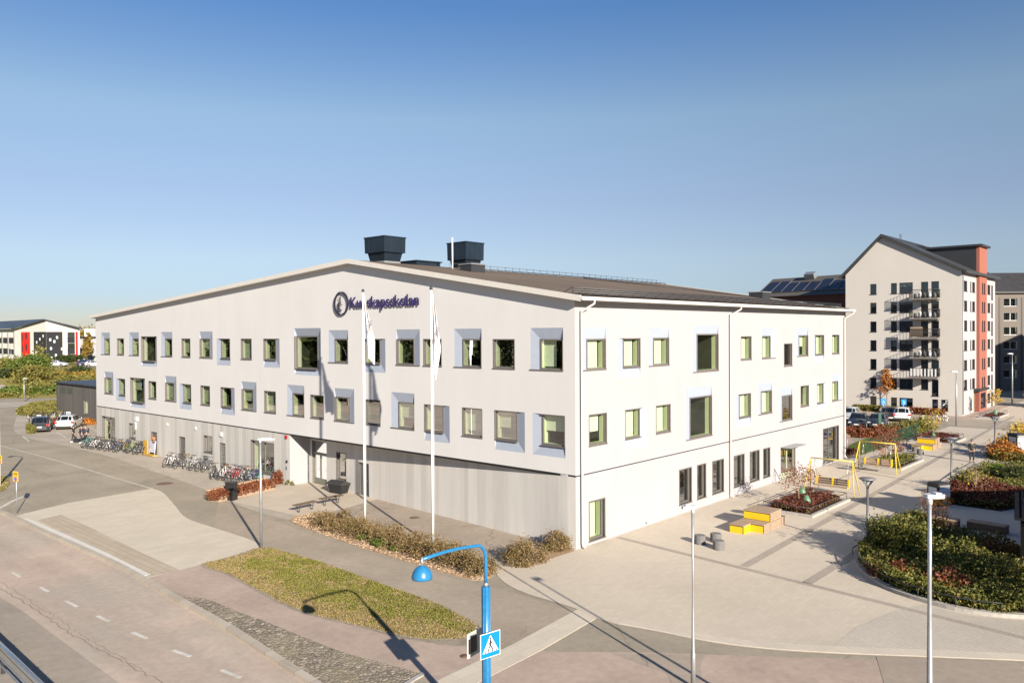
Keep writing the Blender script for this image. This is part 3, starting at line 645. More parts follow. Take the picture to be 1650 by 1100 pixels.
for v in (.36,15.66,35.45):
    mb=MB(); mb.tube([(v+.25,e-.09,gz+.06),(v+.25,e-.09,gz-.08),(v,-.12,gz-.45),(v,-.12,11.0),(v,-.12,.25),(v,-.3,.08)],.055,8); mb.build('downpipe',pm('pale_gutter',(.70,.66,.62,1)) if v<15 else MC['pale_gutter'],sch)
# snow guard along the eave, gangway on the ridge, roof ladder
mb=MB()
for z in (.12,.22,.32): mb.tube([roofpt(.1,.2,T+z),roofpt(35.5,.2,T+z)],.036,5)
for i in range(31):
    v=.1+i*1.18; mb.tube([roofpt(v,.2,T),roofpt(v,.2,T+.36),roofpt(v,.75,T+.01)],.016,4)
mb.box(.1,35.4,-.5,.12,zr(-.2)+T+.005,zr(-.2)+T+.03); mb.build('snow_guard',dark_m,sch)
mb=MB(); mb.tube([roofpt(8,17.0,T+.3),roofpt(35,17.0,T+.3)],.014,5); mb.tube([roofpt(8,16.2,T+.12),roofpt(35,16.2,T+.12)],.03,5)
for i in range(34):
    v=8+i*.81; mb.tube([roofpt(v,17.0,T+.35),roofpt(v,17.0,T)],.02,4); mb.tube([roofpt(v,16.2,T+.1),roofpt(v+.2,16.1,T-.0),roofpt(v+.4,16.2,T+.1)],.016,4)
mb.build('ridge_gangway',dark_m,sch)
mb=MB(); 
for du in (0,.35): mb.tube([roofpt(22.0+du,16,T+.06),roofpt(32.0+du,6.5,T+.06)],.03,4)
for i in range(24): 
    f=i/23; mb.tube([roofpt(22+10*f,16-9.5*f,T+.07),roofpt(22.35+10*f,16-9.5*f,T+.07)],.03,4)
mb.build('roof_ladder',dark_m,sch)
for v,u,s in ((33.5,6.2,1.5),(7.2,14.0,1.3)):
    mb=MB(); z=zr(u)+T; mb.box(v-s/2,v+s/2,u-s*.4,u+s*.4,z-.1,z+.42,0); mb.box(v-s/2-.06,v+s/2+.06,u-s*.4-.06,u+s*.4+.06,z+.42,z+.5,1); mb.build('roof_hatch',[dark_m,galv],sch)
navy=pm('navy_sheet_metal',(.012,.022,.036,1),.4,0,var=.25,scale=.8)
def hood(v,u,w,l,top):
    z=zr(u)+T; mb=MB()
    a,b=w*.33,l*.33
    for (wa,la,za),(wb,lb,zb) in (((a,b,z-.2),(w*.43,l*.43,z+.70)),((w*.5,l*.5,z+.70),(w*.51,l*.51,top-.05))):
        n=len(mb.v); mb.v+=[(v+sx*wa,u+sy*la,za) for sx,sy in ((-1,-1),(1,-1),(1,1),(-1,1))]+[(v+sx*wb,u+sy*lb,zb) for sx,sy in ((-1,-1),(1,-1),(1,1),(-1,1))]
        for q in ((0,1,5,4),(1,2,6,5),(2,3,7,6),(3,0,4,7),(4,5,6,7),(3,2,1,0)): mb.f.append(tuple(n+i for i in q)); mb.m.append(0); mb.sm.append(False)
    mb.box(v-w*.53,v+w*.53,u-l*.53,u+l*.53,top-.05,top+.03)
    for i in (-1,0,1): mb.box(v-w*.512,v+w*.512,u+i*l*.3-.012,u+i*l*.3+.012,z+.75,top-.06); mb.box(v+i*w*.3-.012,v+i*w*.3+.012,u-l*.512,u+l*.512,z+.75,top-.06)
    b=mb.build('ventilation_hood',navy,sch)
    k=MB(); k.box(v-w*.38,v+w*.38,u-l*.38,u+l*.38,z-.1,z+.14); k.build('base',galv,b)
hood(3.1,18.0,1.75,2.0,16.62); hood(10.5,18.0,1.8,1.9,16.85)
mb=MB(); z=zr(19)+T; mb.box(6.0,8.2,18.2,20,z-.3,z+.46); mb.box(5.9,8.3,18.1,20.1,z+.46,z+.54); mb.build('roof_cabinet',navy,sch)
mb=MB(); z=zr(15.6)+T; mb.tube([(6.9,15.6,z-.1),(6.9,15.6,z+2.1)],.05,8); mb.build('roof_mast',whitep,sch)
# --- sign: ring logo and name letters
letm=pm('violet_letters',(.035,.02,.12,1),.5,var=.05)
MT=Matrix(((0,0,-1,-.11),(-1,0,0,17.44),(0,1,0,11.97),(0,0,0,1)))
text_mesh('name_letters','Kunskapsskolan',.96,.02,letm,sch,MT,sx=6.39,bevel=.006)
mb=MB()
def arc(r0,r1,t0,t1,n=26,x=-.13,cx=18.42,cz=12.27,sx=1.0,sz=1.0,th=.06):
    for i in range(n):
        a,b=[math.radians(t0+(t1-t0)*(i+k)/n) for k in (0,1)]
        P=[(cx-r*math.sin(t)*sx,cz+r*math.cos(t)*sz) for t,r in ((a,r0),(b,r0),(b,r1),(a,r1))]
        mb.prism([(p[0],p[1]) for p in P],x,x+th,0,lambda p,q,r:(r,p,q))
arc(.64,.76,5,175); arc(.64,.76,185,355); arc(.30,.36,-10,95,12,cx=18.38,cz=12.2,sx=-1) if 0 else arc(.32,.38,186,300,12,cx=18.36,cz=12.2); 
for (p,q) in (((18.48,12.2),(18.48,12.78)),((18.32,12.2),(18.5,12.2)),((18.64,11.95),(18.64,12.35)),((18.70,12.62),(18.58,12.55))): mb.tube([(-.1,*p),(-.1,*q)],.022,5)
mb.build('ring_logo',pm('dark_logo',(.03,.025,.045,1),.5),sch)
# small fittings on the facades
for pos,nm,mt,sz in (((-.12,48.9,2.72),'loading_lamp',whitep,(.12,.45,.38)),((-.08,43.0,2.75),'wall_lamp',whitep,(.08,.12,.2)),((-.08,38.0,2.8),'wall_lamp',whitep,(.08,.12,.2)),((-.1,33.8,2.62),'wall_lamp',whitep,(.1,.3,.3)),((-.06,24.85,3.2),'alarm_bell',pm('red_plastic',(.5,.02,.03,1),.5),(.06,.24,.22)),((-.06,24.85,1.55),'entry_panel',dark_m,(.06,.14,.16)),((-.06,24.85,1.1),'entry_panel',galv,(.06,.12,.2)),((-.08,49.3,1.95),'wall_lamp',whitep,(.08,.14,.7)),((26.95,-.06,2.75),'wall_lamp',whitep,(.2,.06,.12)),((28.4,-.05,.55),'tap_box',galv,(.1,.05,.12)),((6.1,-.04,.12),'tap_box',galv,(.1,.05,.12))):
    mb=MB(); mb.box(pos[0],pos[0]+sz[0],pos[1],pos[1]+sz[1],pos[2],pos[2]+sz[2]); mb.build(nm,mt,sch)
for v in (17.7,30.9):
    mb=MB(); mb.tube([(v,-.02,0.02),(v,-.25,0.3),(v+.15,-.3,.42),(v+.3,-.25,.3),(v+.3,-.02,.02)],.02,6); mb.build('hose_guard',steel,sch)
# --- dark timber annex at the far end
ax=thing('annex_building','low dark grey clad annex joined to the far end of the white school','annex',W(5.95,60.4),GRZ)
mb=MB(); wall_holes(mb,ML,-2.1,27,0,4.35,[(16.6,17.9,1.0,2.7),(21.3,23.3,3.1,3.95),(23.6,25.6,3.1,3.95)]); mb.face([(0,27,0),(14,27,0),(14,27,4.35),(0,27,4.35)]); mb.face([(14,27,0),(14,-2,0),(14,-2,4.35),(14,27,4.35)])
mb.build('wall',stripemat('dark_timber',(.10,.092,.088,1),(.165,.152,.14,1),1,.8),ax)
mb=MB(); mb.prism([(-.25,-2.1),(14.3,-2.1),(14.3,27.3),(-.25,27.3)],4.35,4.5); mb.build('roof',dark_m,ax)
window(ax,ML,16.6,17.9,1.0,2.7,depth=.15,blind=1)
for a in (21.3,23.6):
    mb=MB(); mb.box(.01,.06,a,a+2.0,3.1,3.95)
    for i in range(7): mb.box(-.02,.01,a+.02,a+1.98,3.12+i*.12,3.17+i*.12)
    mb.build('vent_grille',pm('grille_grey',(.11,.12,.10,1),.6),ax)
# ================================================================ TOWN
dglass=glassmat('dark_glass',(.55,.60,.60,1),1.6,.08)
def simple_window(par,mp,a0,a1,z0,z1,depth=.12,mull=0,fm=None,gm=None,bl=0,sill=True):
    mb=MB(); f=lambda a,z,d:mp(a,z,d); t=.06; D=depth
    for p,q in (((a0,z0),(a1,z0)),((a1,z0),(a1,z1)),((a1,z1),(a0,z1)),((a0,z1),(a0,z0))): mb.face([mp(*p,0),mp(*q,0),mp(*q,D),mp(*p,D)],0)
    for q in ((a0,a1,z1-t,z1),(a0,a1,z0,z0+t),(a0,a0+t,z0+t,z1-t),(a1-t,a1,z0+t,z1-t)): mb.box(*q,D-.03,D+.03,0,f)
    for k in range(mull): c=a0+(a1-a0)*(k+1)/(mull+1); mb.box(c-.04,c+.04,z0+t,z1-t,D-.03,D+.03,0,f)
    if sill: mb.box(a0-.06,a1+.06,z0-.06,z0-.003,-.06,D-.04,0,f)
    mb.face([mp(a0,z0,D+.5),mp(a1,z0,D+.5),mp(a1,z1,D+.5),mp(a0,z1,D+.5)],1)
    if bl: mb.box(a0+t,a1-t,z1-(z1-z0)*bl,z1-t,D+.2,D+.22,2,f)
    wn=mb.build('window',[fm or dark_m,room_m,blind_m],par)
    p=MB(); p.face([mp(a0+t,z0+t,D),mp(a1-t,z0+t,D),mp(a1-t,z1-t,D),mp(a0+t,z1-t,D)]); p.build('pane',gm or dglass,wn)
    return (a0,a1,z0,z1)
AP=G(1550,670.7); av,au=loc(AP)
apt=thing('apartment_building','tall cream apartment block with gabled black roof, six dark balconies and a coral stair tower','apartment block',AP,GRZ)
# local: x=v (to the right and away), y=u (to the left)
hl=[];hr_=[]
rowz=[16.3-2.4*k for k in range(7)]
for k,z in enumerate(rowz):
    b=random.random
    hl.append(simple_window(apt,ML,9.75,10.5,z-1.32,z,bl=.0))
    hl.append(simple_window(apt,ML,7.3,8.0,z-1.32,z,bl=.6 if k in (3,) else 0))
    hl.append(simple_window(apt,ML,5.45,7.0,z-1.32,z,mull=1,bl=.35 if k%3==0 else 0))
    if k<5:
        hl.append(simple_window(apt,ML,3.7,4.5,z-1.9,z)); hl.append(simple_window(apt,ML,2.5,3.35,z-1.9,z,bl=.5 if k==4 else 0))
    elif k==5:
        hl.append(simple_window(apt,ML,3.7,4.5,z-1.25,z)); hl.append(simple_window(apt,ML,2.55,3.3,z-2.0,z))
    else:
        hl.append(simple_window(apt,ML,2.6,3.25,z-1.32,z)); hl.append(simple_window(apt,ML,1.5,2.25,z-1.32,z))
    hr_.append(simple_window(apt,MR,.9,2.5,z-1.25,z,bl=.9) if k<6 else (1,1,1,1))
    if k<6:
        hr_.append(simple_window(apt,MR,4.1,4.6,z-1.25,z,bl=.9)); hr_.append(simple_window(apt,MR,5.1,6.5,z-1.25,z,bl=.9))
    hr_.append(simple_window(apt,MR,13.5,15.1,z-1.25,z,bl=.9)); hr_.append(simple_window(apt,MR,15.8,16.7,z-1.9,z,bl=.9))
hl=[h for h in hl]; hr_.append(simple_window(apt,MR,4.3,4.9,.5,1.8,bl=.9))
mb=MB(); wall_holes(mb,ML,0,13.6,-.5,16.9,hl); mb.face([ML(0,16.9,0),ML(13.6,16.9,0),ML(13.6,17.6,0),ML(9.1,22.2,0),ML(0,17.4,0)])
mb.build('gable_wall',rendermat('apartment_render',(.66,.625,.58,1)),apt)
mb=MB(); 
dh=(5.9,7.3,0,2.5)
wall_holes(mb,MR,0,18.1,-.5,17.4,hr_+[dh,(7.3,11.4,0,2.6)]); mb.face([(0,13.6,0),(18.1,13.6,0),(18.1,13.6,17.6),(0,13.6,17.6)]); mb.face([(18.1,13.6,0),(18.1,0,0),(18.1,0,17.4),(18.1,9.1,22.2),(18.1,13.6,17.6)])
mb.build('street_wall',dimmed_wall,apt)
mb=MB(); mb.box(5.9,7.3,.15,.2,0,2.5); mb.build('door',pm('brown_door',(.22,.15,.09,1),.5),apt)
mb=MB(); mb.box(5.8,11.2,-.7,-.0,2.65,2.95); mb.build('porch_roof',dark_m,apt)
hc=[]; coral=rendermat('coral_render',(.35,.13,.095,1))
MC_=lambda a,z,d:(a,-.35+d,z)
for k,z in enumerate(rowz[:6]): hc+= [simple_window(apt,MC_,8.7,9.35,z-1.35,z,bl=.8),simple_window(apt,MC_,9.75,10.4,z-1.35,z,bl=.8)]
hc.append(simple_window(apt,MC_,8.0,10.7,.4,2.3,mull=3))
mb=MB(); wall_holes(mb,MC_,7.3,11.4,0,20.9,hc); mb.box(7.3,7.32,-.35,9,0,20.9); mb.box(11.38,11.4,-.35,9,0,20.9); mb.build('stair_tower',coral,apt)
mb=MB(); mb.prism([(6.9,-.7),(11.8,-.7),(11.8,9.1),(6.9,9.1)],20.9,21.15); 
mb.prism([(-.0,17.3),(9.0,17.3),(9.0,22.0),(4,20.9),(-.0,20.9)],7.26,7.30,0,lambda p,q,r:(r,p,q)); mb.build('tower_roof',dark_m,apt)
mb=MB(); mb.prism([(-.6,17.15),(9.1,22.22),(14.2,17.2),(14.2,17.5),(9.1,22.6),(-.6,17.45)],-.4,18.5,0,lambda p,q,r:(r,p,q)); mb.build('roof',pm('black_roof_tiles',(.05,.052,.055,1),.5,var=.2),apt)
mb=MB()
for z in (.25,.45): mb.tube([(1,7.6,21.5+z),(17,7.6,21.5+z)],.03,4)
for i in range(17): mb.tube([(1+i,7.6,21.3),(1+i,7.6,22)],.025,4)
for i in range(3): mb.tube([(7+i*.4,9,22.0),(7+i*.4,9,23.2)],.02,4)
for z in (22.8,23.2): mb.tube([(7,9,z),(7.9,9,z)],.02,4)
mb.build('roof_rail',dark_m,apt)
for v in (.15,11.6):
    mb=MB(); mb.tube([(v,-.1,17.3),(v,-.1,.2)],.06,6); mb.build('downpipe',galv,apt)
for k in range(6):
    z=rowz[k]-2.05 if k<5 else rowz[4]-2.05
    if k==5: break
    mb=MB(); mb.prism([(0,2.35),(0,5.5),(-1.35,5.5),(-1.35,2.35)],z-.18,z)
    bal=mb.build('balcony',pm('balcony_slab',(.22,.2,.19,1),.8),apt)
    r=MB()
    for (p,q) in (((-1.32,2.38),(-1.32,5.47)),((0,2.38),(-1.32,2.38)),((0,5.47),(-1.32,5.47))):
        for zz in (.12,1.05): r.tube([(p[0],p[1],z+zz),(q[0],q[1],z+zz)],.03,4)
        n=int(26 if p[0]==q[0] else 9)
        for i in range(n+1):
            f=i/n; r.tube([(p[0]+(q[0]-p[0])*f,p[1]+(q[1]-p[1])*f,z+.1),(p[0]+(q[0]-p[0])*f,p[1]+(q[1]-p[1])*f,z+1.05)],.014,4)
    r.build('railing',black_m,bal)
    s=MB()
    if k==4:
        for i in range(8): s.box(-1.37,-1.35,2.45+i*.39,2.62+i*.39,z+.1,z+1.0,0)
        s.build('screen',whitep,bal)
    elif k==2:
        s.box(-1.3,-1.27,4.0,5.4,z+.1,z+1.3); s.build('screen',wood,bal)
    else:
        for i in range(5): s.lathe([(.14,0),(.2,.3),(.16,.5+.2*(i%2)),(.05,.62+.2*(i%2))],8,(-.7,2.8+i*.55,z+.01),i%2)
        s.build('flower_pot',[darkconc,whitep],bal)
# dark brick block at the right edge
dk=thing('apartment_building','dark brown block with paired white framed windows at the right edge','apartment block',(78.6,135,0),0)
brick=stripemat('brown_panels',(.15,.125,.105,1),(.19,.16,.135,1),0,4.3,seam=.6)
MD=lambda a,z,d:(a,d,z)
hd=[]
for c in range(4):
    for k in range(6):
        z=15.65-2.43*k; x=5.05+c*4.3
        if c<1 or k<5: hd.append(simple_window(dk,MD,x,x+2.3,z-1.35,z,mull=1,fm=whitep,sill=False,depth=.15))
mb=MB(); wall_holes(mb,MD,0,40,-1,16.5,hd); mb.box(0,.02,0,10,-1,16.5); mb.build('wall',brick,dk)
mb=MB(); mb.prism([(-.5,16.5),(-.5,16.8),(6,20.4),(12.5,16.8),(12.5,16.5)],-.5,40,0,lambda p,q,r:(r,p,q)); mb.build('roof',pm('charcoal_roof',(.045,.042,.042,1),.6,var=.2,scale=1),dk)
mb=MB(); 
for x in (4.2,8.0,12.4,16.7): mb.box(x,x+.25,-.06,.0,-1,15.8)
mb.build('joint_strip',dark_m,dk)
for (cx,cy,h,lab) in ((100,96,17,'pale apartment block standing to the right of the brown block, outside the plaza'),):
    ob=thing('apartment_building',lab,'apartment block',(cx,cy,0),.1); mb=MB(); hh=[]
    MO=lambda a,z,d:(-8+d,a,z)
    for k in range(5):
        for j in range(4): hh.append(simple_window(ob,MO,-9+j*5,-7.5+j*5,1+3*k,2.5+3*k))
    wall_holes(mb,MO,-11,11,0,h,hh); mb.box(-7.98,10,-11,11,0,h); mb.build('wall',brick,ob)
    mb=MB(); mb.prism([(-8.5,0),(10.5,0),(1,4)],-11.5,11.5,0,lambda p,q,r:(p,r,q+h)); mb.build('roof',dark_m,ob)
# block with solar panels behind the school
def upv(x,y,D): P=at(x,y,D); return P
sp=thing('apartment_building','dark roofed building with solar panels between school and cream apartment block','apartment block',(0,0,0),0)
D1=128; e0=upv(1222,475,D1+4); r0=upv(1249,449.5,D1+12); r1=upv(1372,441,D1-2); e1=upv(1372,478,D1-12)
# roof plane as a parallelogram: ridge r0-r1, eave e0-e1
rv=(r1-r0).normalized(); sl_=(e0-r0); 
def RP(a,b,h=0):
    nrm=rv.cross(sl_).normalized(); nrm=nrm if nrm.z>0 else -nrm
    return r0+rv*a+sl_*b+nrm*h
L2=(r1-r0).length+14
mb=MB(); mb.face([RP(-.5,-.0),RP(L2,0),RP(L2,1.15),RP(-.5,1.15)],0); bk=Vector((-sl_.x,-sl_.y,sl_.z))
mb.face([RP(-.5,0),RP(L2,0),RP(L2,0)+bk,RP(-.5,0)+bk],0); mb.build('roof',pm('olive_grey_roof',(.115,.105,.085,1),.7,var=.1),sp)
mb=MB(); z0=-1
for a,b in ((RP(0,1.08),RP(L2-1,1.08)),(RP(0,1.08),RP(0,0)+bk*.98)): mb.face([a,b,Vector((b.x,b.y,z0)),Vector((a.x,a.y,z0))])
mb.face([RP(0,1.08),RP(0,.02),RP(0,.02)+bk*.98]); mb.build('wall',pm('dark_red_wall',(.10,.03,.025,1),.8),sp)
solar=pm('solar_cell',(.014,.017,.035,1),.45,var=.15,spec=.3)
k=0; a=.4
while a<L2-2 and k<14:
    b0=.28 if k in (0,1,5) else .40; b1=.93
    mb=MB(); P=[RP(a,b0,.18),RP(a+2.05,b0,.18),RP(a+2.05,b1,.18),RP(a,b1,.18)]; Q=[RP(a,b0,.08),RP(a+2.05,b0,.08),RP(a+2.05,b1,.08),RP(a,b1,.08)]
    mb.face(P,0); [mb.face([P[i],P[(i+1)%4],Q[(i+1)%4],Q[i]],1) for i in range(4)]
    mb.build('solar_panel',[solar,galv],sp); a+=2.22; k+=1
for a in (7.2,16.5):
    mb=MB(); mb.prism([(a,.02),(a+2.0,.02),(a+2.0,.2),(a,.2)],.0,.9,0,lambda p,q,r:RP(p,q,r)); mb.build('roof_hatch',galv,sp)
# red, black and white office building far left, on the raised ground
oc=at(75,583,208); oc.z=3
of=thing('office_building','white office building with a bright red stair panel and black corner panels, far left','office building',oc,0)
A=at(24,580,216)-oc; B=at(129,583,216)-oc; A.z=B.z=0
def MF(P,Q):
    d=(Q-P); Lh=d.length; d=d/Lh; n=Vector((-d.y,d.x,0)); n=n if n.y>0 else -n
    return (lambda a,z,dd: P+d*a+n*dd+Vector((0,0,z))),Lh
hz=at(73,516,208).z-3; he=at(135,529,216).z-3
mL,Ll=MF(A,Vector((0,0,0))); mR,Lr=MF(Vector((0,0,0)),B)
wm=rendermat('office_white',(.68,.65,.61,1)); redm=pm('signal_red',(.75,.018,.012,1),.5); blk=pm('black_panel',(.025,.026,.03,1),.6)
mb=MB()
for mp,L_,s in ((mL,Ll,0),(mR,Lr,1)):
    a,b=((he+0,hz) if s==0 else (hz,he)); mb.face([mp(0,-3,0),mp(L_,-3,0),mp(L_,b,0),mp(0,a,0)])
mb.build('wall',wm,of)
top=he-.9
mb=MB(); mb.box(Ll*.62,Ll,-.5,top,-.08,-.02,0,lambda a,z,d:mL(a,z,d)); mb.box(0,Lr*.47,-.5,top,-.08,-.02,0,lambda a,z,d:mR(a,z,d)); mb.build('black_panel',blk,of)
for fx,fz,mp,L_ in ((.70,.3,mL,Ll),(.8,.2,mL,Ll),(.67,.62,mL,Ll),(.88,.58,mL,Ll),(.9,.1,mL,Ll),(.08,.22,mR,Lr),(.2,.28,mR,Lr),(.28,.15,mR,Lr),(.1,.5,mR,Lr),(.42,.52,mR,Lr),(.24,.72,mR,Lr),(.12,.8,mR,Lr),(.4,.9,mR,Lr)):
    mb=MB(); z=top*(1-fz)-.6; mb.box(fx*L_,fx*L_+.5,z,z+.7,-.12,-.085,0,lambda a,z,d:mp(a,z,d)); mb.build('window',whitep,of)
mb=MB(); mb.box(Ll*.22,Ll*.50,-.5,top,-.1,-.02,0,lambda a,z,d:mL(a,z,d)); sr=mb.build('stair_panel',redm,of)
mb=MB()
for k in range(3): mb.box(Ll*.36,Ll*.41,top-1.9-k*3,top-.3-k*3,-.13,-.101,0,lambda a,z,d:mL(a,z,d)); mb.box(Ll*.25,Ll*.28,top-2.4-k*3,top-.6-k*3,-.13,-.101,0,lambda a,z,d:mL(a,z,d))
mb.build('window',blk,sr)
mb=MB(); mb.box(Lr*.87,Lr*.93,-.5,top,-.1,-.02,0,lambda a,z,d:mR(a,z,d)); mb.build('stair_panel',redm,of)
for mp,L_,x0,x1 in ((mR,Lr,.62,.84),):
    for k in range(3):
        mb=MB(); mb.box(x0*L_,x1*L_,top-1.5-k*3,top-.1-k*3,-.1,-.02,0,lambda a,z,d:mp(a,z,d)); mb.build('window',dglass,of)
        mb=MB(); mb.box(x0*L_,x1*L_,top-3.-k*3,top-1.52-k*3,-.1,-.02,0,lambda a,z,d:mp(a,z,d)); mb.build('black_panel',blk,of)
# long wing running back to the left
wd=(at(-60,583,262)-at(24,580,216)); wd.z=0; wd=wd.normalized(); mW,Lw=MF(A+wd*60,A)
mb=MB(); mb.face([mW(0,-3,0),mW(Lw,-3,0),mW(Lw,he,0),mW(0,he,0)]); mb.build('wall',wm,of)
for j in range(9):
    for k in range(3):
        x=Lw-.9-j*6.4
        mb=MB(); mb.box(x-4.6,x,top-1.5-k*3,top-.1-k*3,-.1,-.02,0,lambda a,z,d:mW(a,z,d)); w_=mb.build('window',dglass,of)
        mb=MB(); 
        for i in range(6): mb.box(x-4.6+i*.9,x-4.5+i*.9,top-1.5-k*3,top-.1-k*3,-.14,-.101,0,lambda a,z,d:mW(a,z,d))
        mb.build('frame',whitep,w_)
        mb=MB(); mb.box(x-4.6,x,top-3.-k*3,top-1.52-k*3,-.1,-.02,0,lambda a,z,d:mW(a,z,d)); mb.build('black_panel',blk,of)
F_=Vector((0,-.8,hz+.35)); A_=A+Vector((-.6,-.6,he+.1)); B_=B+Vector((1.2,-.6,he+.1))
mb=MB(); mb.face([F_,A_,A_+wd*60,F_+wd*60]); mb.face([F_,B_,B_+wd*40,F_+wd*60])
for p,q in ((F_,A_),(F_,B_)): mb.face([p,q,q-Vector((0,0,.35)),p-Vector((0,0,.35))])
mb.build('roof',pm('slate_roof',(.055,.065,.08,1),.45,var=.3,scale=.3),of)
gb=thing('warehouse','grey warehouse with a dark flat roof partly hidden behind the school','warehouse',at(128,585,232),0)
mb=MB(); mb.box(0,14,0,12,-.3,7.2); mb.build('wall',pm('warehouse_grey',(.40,.40,.41,1),.8,var=.05),gb)
mb=MB(); mb.box(-.2,14.2,-.2,12.2,7.2,7.8); mb.build('roof',dark_m,gb)
mb=MB(); mb.box(.5,3.5,2,8,7.8,10); mb.build('roof_cabinet',whitep,gb)
# far tree lines closing the horizon
def treeline(name,x0,x1,y0,y1,h,n,size,mat,z0=0):
    X=RNG.uniform(x0,x1,n); Y=RNG.uniform(y0,y1,n); hh=h*(.72+.14*np.sin(X*.11+1)+.1*np.sin(X*.31)+.07*np.sin(X*.83+Y*.3)); Z=z0+hh*RNG.random(n)**.6
    return tag(leaves(name,np.stack([X,Y,Z],1),size,mat),'distant tree line' and None,None,kind='stuff')
gold=leafmat('golden_leaves',[(.10,.085,.02,1),(.20,.14,.03,1),(.30,.20,.04,1),(.16,.15,.03,1)])
dgreen=leafmat('dark_green_leaves',[(.012,.022,.008,1),(.03,.045,.012,1),(.06,.075,.02,1),(.10,.085,.02,1)])
treeline('far_wood',-150,-88,300,330,10,9000,.8,gold,2)
treeline('far_wood',-560,-210,360,420,9,7000,2.0,gold,2)
treeline('far_wood',100,500,330,380,10,7000,2.4,dgreen,0)
# woodland left of the frame, seen mirrored in the windows
woodleaf=leafmat('wood_leaves',[(.008,.014,.004,1),(.02,.03,.008,1),(.05,.06,.012,1),(.13,.10,.02,1)])
n=22000; X=RNG.uniform(-125,-76,n); Y=RNG.uniform(-60,90,n); k_=np.sin(X*.31)*np.sin(Y*.27); Z=(13+3*k_)*RNG.random(n)**.7
tag(leaves('woodland',np.stack([X,Y,Z],1),1.5,woodleaf),kind='stuff')
n=8000; Y=RNG.uniform(-60,95,n); tag(leaves('woodland',np.stack([RNG.uniform(-127,-123,n),Y,15*RNG.random(n)],1),3.0,woodleaf),kind='stuff')
for i in range(16):
    y=-45+i*8.6+RNG.uniform(-2,2); tree('birch_tree','pale birch standing at the edge of the wood left of the car park, ' if 0 else 'pale birch standing at the edge of the wood left of the yard',(-74+RNG.uniform(-1.5,.5),y,0),13+RNG.uniform(-2,2),2.2,700,.35,woodleaf,'birches at the wood edge',pm('birch_bark',(.6,.58,.53,1),.8,var=.3),ch=.6,tr=.14,k=8,spread=.25)
# ================================================================ STREET OBJECTS
def sk(name,nodes,edges,mat,parent,sub=1):
    """one continuous skinned surface"""
    me=bpy.data.meshes.new(name); me.from_pydata([n[:3] for n in nodes],edges,[]); o=bpy.data.objects.new(name,me); col.objects.link(o)
    md=o.modifiers.new('s','SKIN'); sd=o.modifiers.new('u','SUBSURF'); sd.levels=sub; sd.render_levels=sub
    if not me.skin_vertices: 
        with bpy.context.temp_override(object=o,active_object=o): bpy.ops.mesh.customdata_skin_add()
    for i,n in enumerate(nodes): me.skin_vertices[0].data[i].radius=(n[3],n[4] if len(n)>4 else n[3])
    me.skin_vertices[0].data[0].use_root=True
    dg=bpy.context.evaluated_depsgraph_get(); m2=bpy.data.meshes.new_from_object(o.evaluated_get(dg)); o.modifiers.clear(); o.data=m2
    m2.materials.clear(); m2.materials.append(mat)
    for p in m2.polygons: p.use_smooth=True
    o.parent=parent; return o
# ---- flagpoles
def flagpole(px,label,flaglen,sway):
    B=G(*px[0]); T_=at(px[1][0],px[1][1],B.y); h=T_.z
    t=thing('flagpole',label,'flagpole',B,0,None); mb=MB(); mb.tube([(0,0,-.05),(0,0,h*.5),(0,0,h-.12)],[.076,.06,.038],12); mb.build('pole',whitep,t)
    mb=MB(); mb.lathe([(.02,0),(.075,.05),(.085,.1),(.06,.16),(.01,.19)],10,(0,0,h-.14)); mb.build('finial',dark_m,t)
    mb=MB(); mb.lathe([(.2,0),(.2,.04),(.12,.06),(.12,.2)],12,(0,0,0)); mb.build('base',galv,t)
    mb=MB(); mb.tube([(.09,-.02,1.0),(.1,-.02,h*.5),(.05,0,h-.2)],.008,4); mb.build('halyard',whitep,t)
    # limp flag hanging as folded cloth
    mb=MB(); nu,nv=26,30; top=h-.35
    for j in range(nv+1):
        s=j/nv; z=top-flaglen*s
        wv=(.07+.34*min(1,s*1.5))*(1-.72*max(0,(s-.6)/.4)**1.1)
        for i in range(nu+1):
            q=i/nu; fold=math.sin(q*11+s*2.2)*.13*(1-.3*s)+math.sin(q*4+s*5)*.05
            xx=.06+q*wv+sway*s*s*.9*(.4+.6*q); zz=z-(.35*q*s if q>.4 else .1*q*s)
            mb.v.append((xx,fold*min(1,s*3+.15),zz))
    for j in range(nv):
        for i in range(nu): a=j*(nu+1)+i; mb.f.append((a,a+1,a+nu+2,a+nu+1)); mb.m.append(0); mb.sm.append(True)
    f=tag(mb.build('flag',pm('white_flag_cloth',(.86,.85,.86,1),.8,var=.02),pos=B.copy()),'limp white flag with dark lettering on the '+('left' if px[0][0]<600 else 'right')+' flagpole','flag')
    s0=.5
    MT=Matrix.Translation((.17+sway*.25,-.16,top-flaglen*.62))@Matrix.Rotation(math.radians(-72),4,'Y')@Matrix.Rotation(PI/2,4,'X')@Matrix.Diagonal((.62,.62,1,1))
    text_mesh('lettering','skolan',.5,.004,pm('flag_ink',(.16,.15,.2,1),.8),f,MT)
flagpole(((588,850),(585,467)),'left white flagpole rising from the brown hedge bed in front of the school',3.3,.46)
flagpole(((697.5,880),(692,463)),'right white flagpole rising from the brown hedge bed in front of the school',3.8,.03)
# ---- street lamps
def steelpole(t,h,r0,r1,mat,steps=()):
    mb=MB(); pts=[(0,0,-.1),(0,0,steps[0] if steps else h*.5)]; rs=[r0,r0]
    for s_ in steps: pts+=[(0,0,s_+.04)]; r0-= .022; rs+=[r0]
    pts.append((0,0,h)); rs.append(r1); mb.tube(pts,rs,12); return mb.build('pole',mat,t)
